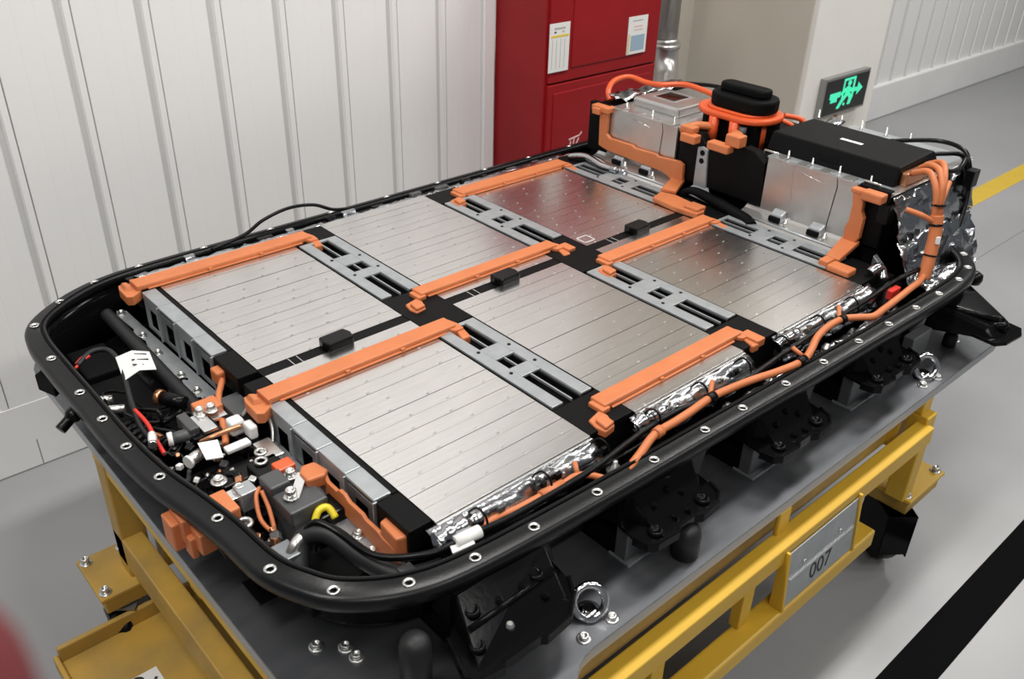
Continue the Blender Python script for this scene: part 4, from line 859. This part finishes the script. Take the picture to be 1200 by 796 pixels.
for (x0, y0, x1, y1) in ((-0.180, -0.355, -0.150, -0.37), (-0.168, -0.335, -0.145, -0.347), (-0.186, -0.375, -0.166, -0.385)):
    tp.hexa([(x0, y0, -0.010), (x1, y1, -0.013), (x1+0.001, y1+0.004, -0.013), (x0+0.001, y0+0.004, -0.010), (x0, y0, -0.0085), (x1, y1, -0.0115), (x1+0.001, y1+0.004, -0.0115), (x0+0.001, y0+0.004, -0.0085)])
ob('print', tp, 'print_black', tg)
cable('red_wire', [(-0.264, -0.246, -0.040), (-0.248, -0.238, -0.034), (-0.232, -0.234, -0.030)], 0.0035, 'red_wire', FB)
cable('red_wire', [(-0.270, -0.256, -0.043), (-0.250, -0.246, -0.036), (-0.232, -0.242, -0.032)], 0.0035, 'red_wire', FB)
cable('red_wire', [(-0.231, -0.480, -0.048), (-0.229, -0.535, -0.052), (-0.236, -0.590, -0.055), (-0.240, -0.64, -0.06)], 0.0045, 'red_wire', FB)
def plug(x, y, z, l, r, ang, m, m2=None, nm='connector', slope=0.0):
    d = Vector((math.cos(ang), math.sin(ang), slope)); p = Vector((x, y, z))
    o = ob(nm, MB().tube([p-d*l/2, p-d*l*0.1, p+d*l*0.1, p+d*l/2], [r*0.8, r, r, r*0.9], 12), m, FB)
    if m2: ob('collar', MB().tube([p-d*l*0.62, p-d*l*0.42], r*1.08, 12), m2, o)
    return o
plug(-0.195, -0.625, -0.048, 0.045, 0.013, math.radians(-15), 'grey_plastic', 'white_plastic')
plug(-0.262, -0.36, -0.075, 0.05, 0.010, math.radians(-25), 'zinc', 'black_plastic')
plug(-0.255, -0.41, -0.075, 0.05, 0.010, math.radians(-25), 'zinc', 'black_plastic')
plug(-0.150, -0.47, -0.065, 0.06, 0.016, math.radians(-60), 'black_plastic', 'copper')
plug(-0.245, -0.60, -0.045, 0.035, 0.008, math.radians(70), 'white_plastic', 'zinc')
plug(-0.205, -0.700, -0.050, 0.03, 0.012, math.radians(20), 'zinc', 'white_plastic')
def box(nm, x0, x1, y0, y1, z0, z1, m, bev=0.003, label=None, par=None): return ob(nm, MB().box(x0, x1, y0, y1, z0, z1), m, par or FB, bev=bev, label=label)
box('relay', -0.185, -0.125, -0.585, -0.655, -0.14, -0.045, 'black_plastic')
box('relay_cap', -0.185, -0.165, -0.575, -0.640, -0.06, -0.030, 'grey_plastic')
bt = box('busbar_strap', -0.163, -0.135, -0.590, -0.655, -0.044, -0.036, 'alu_bright', 0.001)
hexbolt('bolt', bt, -0.142, -0.592, -0.036, 0.009, 0.012); hexbolt('bolt', bt, -0.122, -0.600, -0.032, 0.009, 0.012)
box('busbar_terminal', -0.146, -0.095, -0.556, -0.600, -0.05, -0.028, 'orange', 0.004)
box('busbar_strap', -0.130, -0.098, -0.590, -0.622, -0.048, -0.040, 'alu_bright', 0.001)
ot = box('busbar_terminal', -0.066, -0.020, -0.480, -0.515, -0.045, -0.012, 'orange', 0.005)
ob('terminal_neck', MB().tube(smooth_path([(-0.055, -0.515, -0.030), (-0.070, -0.535, -0.034), (-0.085, -0.555, -0.040), (-0.100, -0.590, -0.05), (-0.125, -0.66, -0.055), (-0.14, -0.69, -0.06)], 4), 0.007, 8), 'orange', ot)
box('relay', -0.090, -0.045, -0.560, -0.640, -0.14, -0.040, 'grey_plastic')
pw = box('power_plug', -0.120, -0.090, -0.655, -0.685, -0.055, -0.022, 'white_plastic', 0.006)
box('cap', -0.100, -0.082, -0.690, -0.722, -0.050, -0.020, 'white_plastic', 0.005, par=pw)
ob('wire_loop', MB().tube(smooth_path([(-0.082, -0.655, -0.035), (-0.060, -0.660, -0.012), (-0.050, -0.690, -0.012), (-0.055, -0.725, -0.04), (-0.07, -0.745, -0.07)], 5), 0.004, 8), 'zinc', pw)
cable('orange_cable', [(-0.105, -0.695, -0.026), (-0.135, -0.695, -0.024), (-0.165, -0.690, -0.028), (-0.18, -0.675, -0.04)], 0.005, 'copper', FB)
lb2 = ob('paper_tag', MB().hexa([(-0.192, -0.690, -0.030), (-0.200, -0.742, -0.034), (-0.172, -0.755, -0.034), (-0.158, -0.704, -0.030), (-0.192, -0.690, -0.028), (-0.200, -0.742, -0.032), (-0.172, -0.755, -0.032), (-0.158, -0.704, -0.028)]), 'paper', FB, label='small blank white card among the wiring')
box('strap_bar', -0.155, -0.105, -0.715, -0.735, -0.050, -0.040, 'white_plastic', 0.003)
box('fuse_holder', -0.200, -0.100, -0.745, -0.800, -0.14, -0.065, 'black_plastic', 0.004)
fbk = box('fuse_holder', -0.145, -0.085, -0.785, -0.845, -0.14, -0.045, 'black_plastic', 0.004)
ob('clip_ring', MB().torus((-0.120, -0.800, -0.041), 0.010, 0.0035, n=14, k=6), 'zinc', fbk); ob('clip_ring', MB().torus((-0.105, -0.770, -0.045), 0.010, 0.0035, n=14, k=6), 'zinc', fbk)
box('shunt', -0.105, -0.070, -0.735, -0.800, -0.060, -0.045, 'zinc', 0.003)
mr = ob('main_relay', MB().hexa([(-0.160, -0.985, -0.15), (-0.085, -0.985, -0.15), (-0.085, -0.880, -0.15), (-0.160, -0.880, -0.15), (-0.155, -0.975, -0.060), (-0.088, -0.975, -0.060), (-0.088, -0.880, -0.060), (-0.155, -0.880, -0.060)]), 'grey_plastic', FB, bev=0.004, label='dark grey main relay box')
ob('lid', MB().box(-0.158, -0.084, -0.978, -0.872, -0.062, -0.030), 'grey_plastic', mr, bev=0.004)
ob('top_block', MB().box(-0.160, -0.120, -0.915, -0.868, -0.032, -0.014), 'grey_plastic', mr, bev=0.004)
st = ob('strap', MB().hexa([(-0.145, -0.950, -0.030), (-0.128, -0.955, -0.030), (-0.080, -0.905, -0.026), (-0.098, -0.898, -0.026), (-0.145, -0.950, -0.024), (-0.128, -0.955, -0.024), (-0.080, -0.905, -0.019), (-0.098, -0.898, -0.019)]), 'alu_bright', mr)
hexbolt('bolt', mr, -0.135, -0.940, -0.026, 0.010, 0.014); hexbolt('bolt', mr, -0.110, -0.895, -0.022, 0.009, 0.012)
ob('face_stud', MB().cyl((-0.140, -0.985, -0.075), (-0.150, -1.010, -0.070), 0.010, 10), 'white_plastic', mr); ob('face_stud', MB().cyl((-0.125, -0.982, -0.085), (-0.128, -1.000, -0.085), 0.007, 10), 'zinc', mr)
box('red_connector', -0.118, -0.082, -0.835, -0.865, -0.050, -0.026, 'orange_red', 0.003)
cable('orange_cable', [(-0.165, -0.880, -0.030), (-0.180, -0.895, -0.035), (-0.190, -0.925, -0.06), (-0.180, -0.95, -0.075), (-0.170, -0.92, -0.05), (-0.166, -0.89, -0.03)], 0.004, 'orange', FB)
box('bracket_tab', -0.200, -0.168, -0.845, -0.880, -0.070, -0.030, 'galv', 0.002)
box('busbar_terminal', -0.250, -0.212, -0.835, -0.900, -0.060, -0.034, 'orange', 0.004)
sp2 = box('busbar_strap', -0.220, -0.165, -0.840, -0.868, -0.048, -0.040, 'alu_bright', 0.001); hexbolt('bolt', sp2, -0.190, -0.852, -0.040, 0.009, 0.010); hexbolt('bolt', sp2, -0.205, -0.80, -0.045, 0.010, 0.008)
ob('clip_ring', MB().torus((-0.220, -0.925, -0.050), 0.012, 0.004, n=14, k=6), 'zinc', FB)
rl2 = box('relay', -0.112, -0.060, -0.945, -1.000, -0.14, -0.052, 'black_plastic', 0.004)
ob('yellow_clip', MB().tube(smooth_path([(-0.122, -0.990, -0.060), (-0.108, -0.984, -0.045), (-0.092, -0.988, -0.045), (-0.088, -1.004, -0.060)], 4), 0.007, 8), 'yellow_clip', rl2, label='yellow retaining clip')
ob('lug', MB().box(-0.122, -0.105, -1.005, -1.030, -0.070, -0.062), 'zinc', rl2, bev=0.002)
# orange wavy busbar wall in front of the right end plate
ow = ob('busbar_cover', MB().prism([(-0.905, -0.014), (-0.930, -0.016), (-0.945, -0.030), (-0.975, -0.030), (-0.985, -0.022), (-1.0, -0.022), (-1.015, -0.030), (-1.055, -0.030), (-1.065, -0.036), (-1.10, -0.036), (-1.115, -0.042), (-1.150, -0.042), (-1.158, -0.050), (-1.158, -0.085), (-1.10, -0.080), (-1.0, -0.072), (-0.93, -0.062), (-0.905, -0.050)], -0.066, -0.058, 'x'), 'orange', FB, bev=0.002, label='orange scalloped busbar cover in the front bay')
ob('cover_head', MB().prism([(-0.098, -0.905), (-0.085, -0.890), (-0.060, -0.894), (-0.053, -0.930), (-0.066, -0.940), (-0.098, -0.935)], -0.040, -0.014), 'orange', ow, bev=0.004)
ob('end_block', MB().prism([(-0.062, -1.105), (-0.032, -1.098), (-0.028, -1.150), (-0.044, -1.164), (-0.066, -1.158)], -0.055, -0.014), 'orange', ow, bev=0.004)
ob('slot', MB().box(-0.048, -0.036, -1.148, -1.144, -0.0145, -0.0132), 'black_matte', ow)
# drain elbow and sleeve bottom corner
cable('coolant_pipe', [(-0.195, -1.03, -0.065), (-0.180, -1.028, -0.048), (-0.165, -1.022, -0.045)], 0.010, 'zinc', FB)
cable('coolant_pipe', [(-0.20, -1.06, -0.10), (-0.165, -1.02, -0.055), (-0.13, -1.05, -0.04), (-0.105, -1.12, -0.06), (-0.07, -1.19, -0.07), (0.0, -1.225, -0.06)], 0.018, 'rubber', FB, 12)
box('bracket_tab', -0.215, -0.180, -1.0, -1.045, -0.085, -0.055, 'galv_dark', 0.002)
box('data_label', -0.165, -0.115, -1.115, -1.150, -0.105, -0.099, 'paper', 0.001)
box('strap_band', -0.085, -0.060, -1.185, -1.215, -0.060, -0.045, 'grey_plastic', 0.002)
# wiring clutter: thin harness wires with small plugs
rnd = random.Random(5)
for k in range(34):
    x0 = rnd.uniform(-0.26, -0.10); y0 = rnd.uniform(-0.30, -1.0); z0 = rnd.uniform(-0.11, -0.065)
    pts = [(x0, y0, z0)]
    for j in range(3): pts.append((min(-0.07, max(-0.265, pts[-1][0]+rnd.uniform(-0.04, 0.04))), pts[-1][1]+rnd.uniform(-0.09, 0.02), min(-0.05, max(-0.13, z0+rnd.uniform(-0.015, 0.025)))))
    if pts[-1][1] < -1.0: continue
    cable('harness_wire', pts, rnd.uniform(0.002, 0.005), rnd.choice(['black_plastic', 'black_plastic', 'black_plastic', 'rubber', 'grey_plastic']), FB, 6, 4)
for k in range(90):  # small plugs, with zinc and white bits added as glints
    x = rnd.uniform(-0.255, -0.10); y = rnd.uniform(-0.56, -0.99); z = rnd.uniform(-0.085, -0.050); s_ = rnd.uniform(0.003, 0.008)
    if y > -0.93 and x < -0.245: continue
    o = ob('harness_plug', MB().box(-s_, s_, -s_*rnd.uniform(0.5, 1.4), s_, -s_, s_*0.8), rnd.choice(['zinc', 'zinc', 'white_plastic', 'black_plastic', 'black_plastic', 'grey_plastic', 'copper']), FB, bev=0.0015, pivot=(0, 0, 0))
    o.location = Vector((x, y, z))-origin(FB); o.rotation_euler = (rnd.uniform(-.5, .5), rnd.uniform(-.5, .5), rnd.uniform(0, 3))
for k in range(7):
    o = ob('vent_ridge', MB().cyl((-0.27+0.004*k, -0.45-0.02*k, -0.10), (-0.20+0.004*k, -0.43-0.02*k, -0.10), 0.008, 8), 'black_plastic', FB)
# front bay floor equipment (dark boxes filling the bay)
for (x0, x1, y0, y1, z1) in ((-0.24, -0.15, -0.06, -0.20, -0.11), (-0.25, -0.14, -0.22, -0.42, -0.115), (-0.25, -0.13, -0.44, -0.56, -0.10), (-0.23, -0.10, -0.66, -0.86, -0.115), (-0.20, -0.09, -1.0, -1.10, -0.115)):
    box('electronics_box', x0, x1, y0, y1, -0.154, z1, 'black_matte', 0.005)

# ================================================================== blurred red post beside the camera, lower left
rp = empty('red_post', (-0.6835, -1.9512, FL), 'out-of-focus dark red rounded post at the lower left corner', 'post')
PX, PY, PZ = -0.6835, -1.9512, 0.897
ob('pole', MB().lathe((PX, PY, FL), [(0.021, 0.01), (0.021, PZ-FL-0.004), (0.0205, PZ-FL+0.002), (0.0175, PZ-FL+0.011), (0.011, PZ-FL+0.018), (0.004, PZ-FL+0.0208), (0.0005, PZ-FL+0.021)], 24), 'red_fabric', rp)
ob('foot', MB().lathe((PX, PY, FL), [(0.12, 0), (0.12, 0.01), (0.03, 0.025)], 28), 'red_fabric', rp)
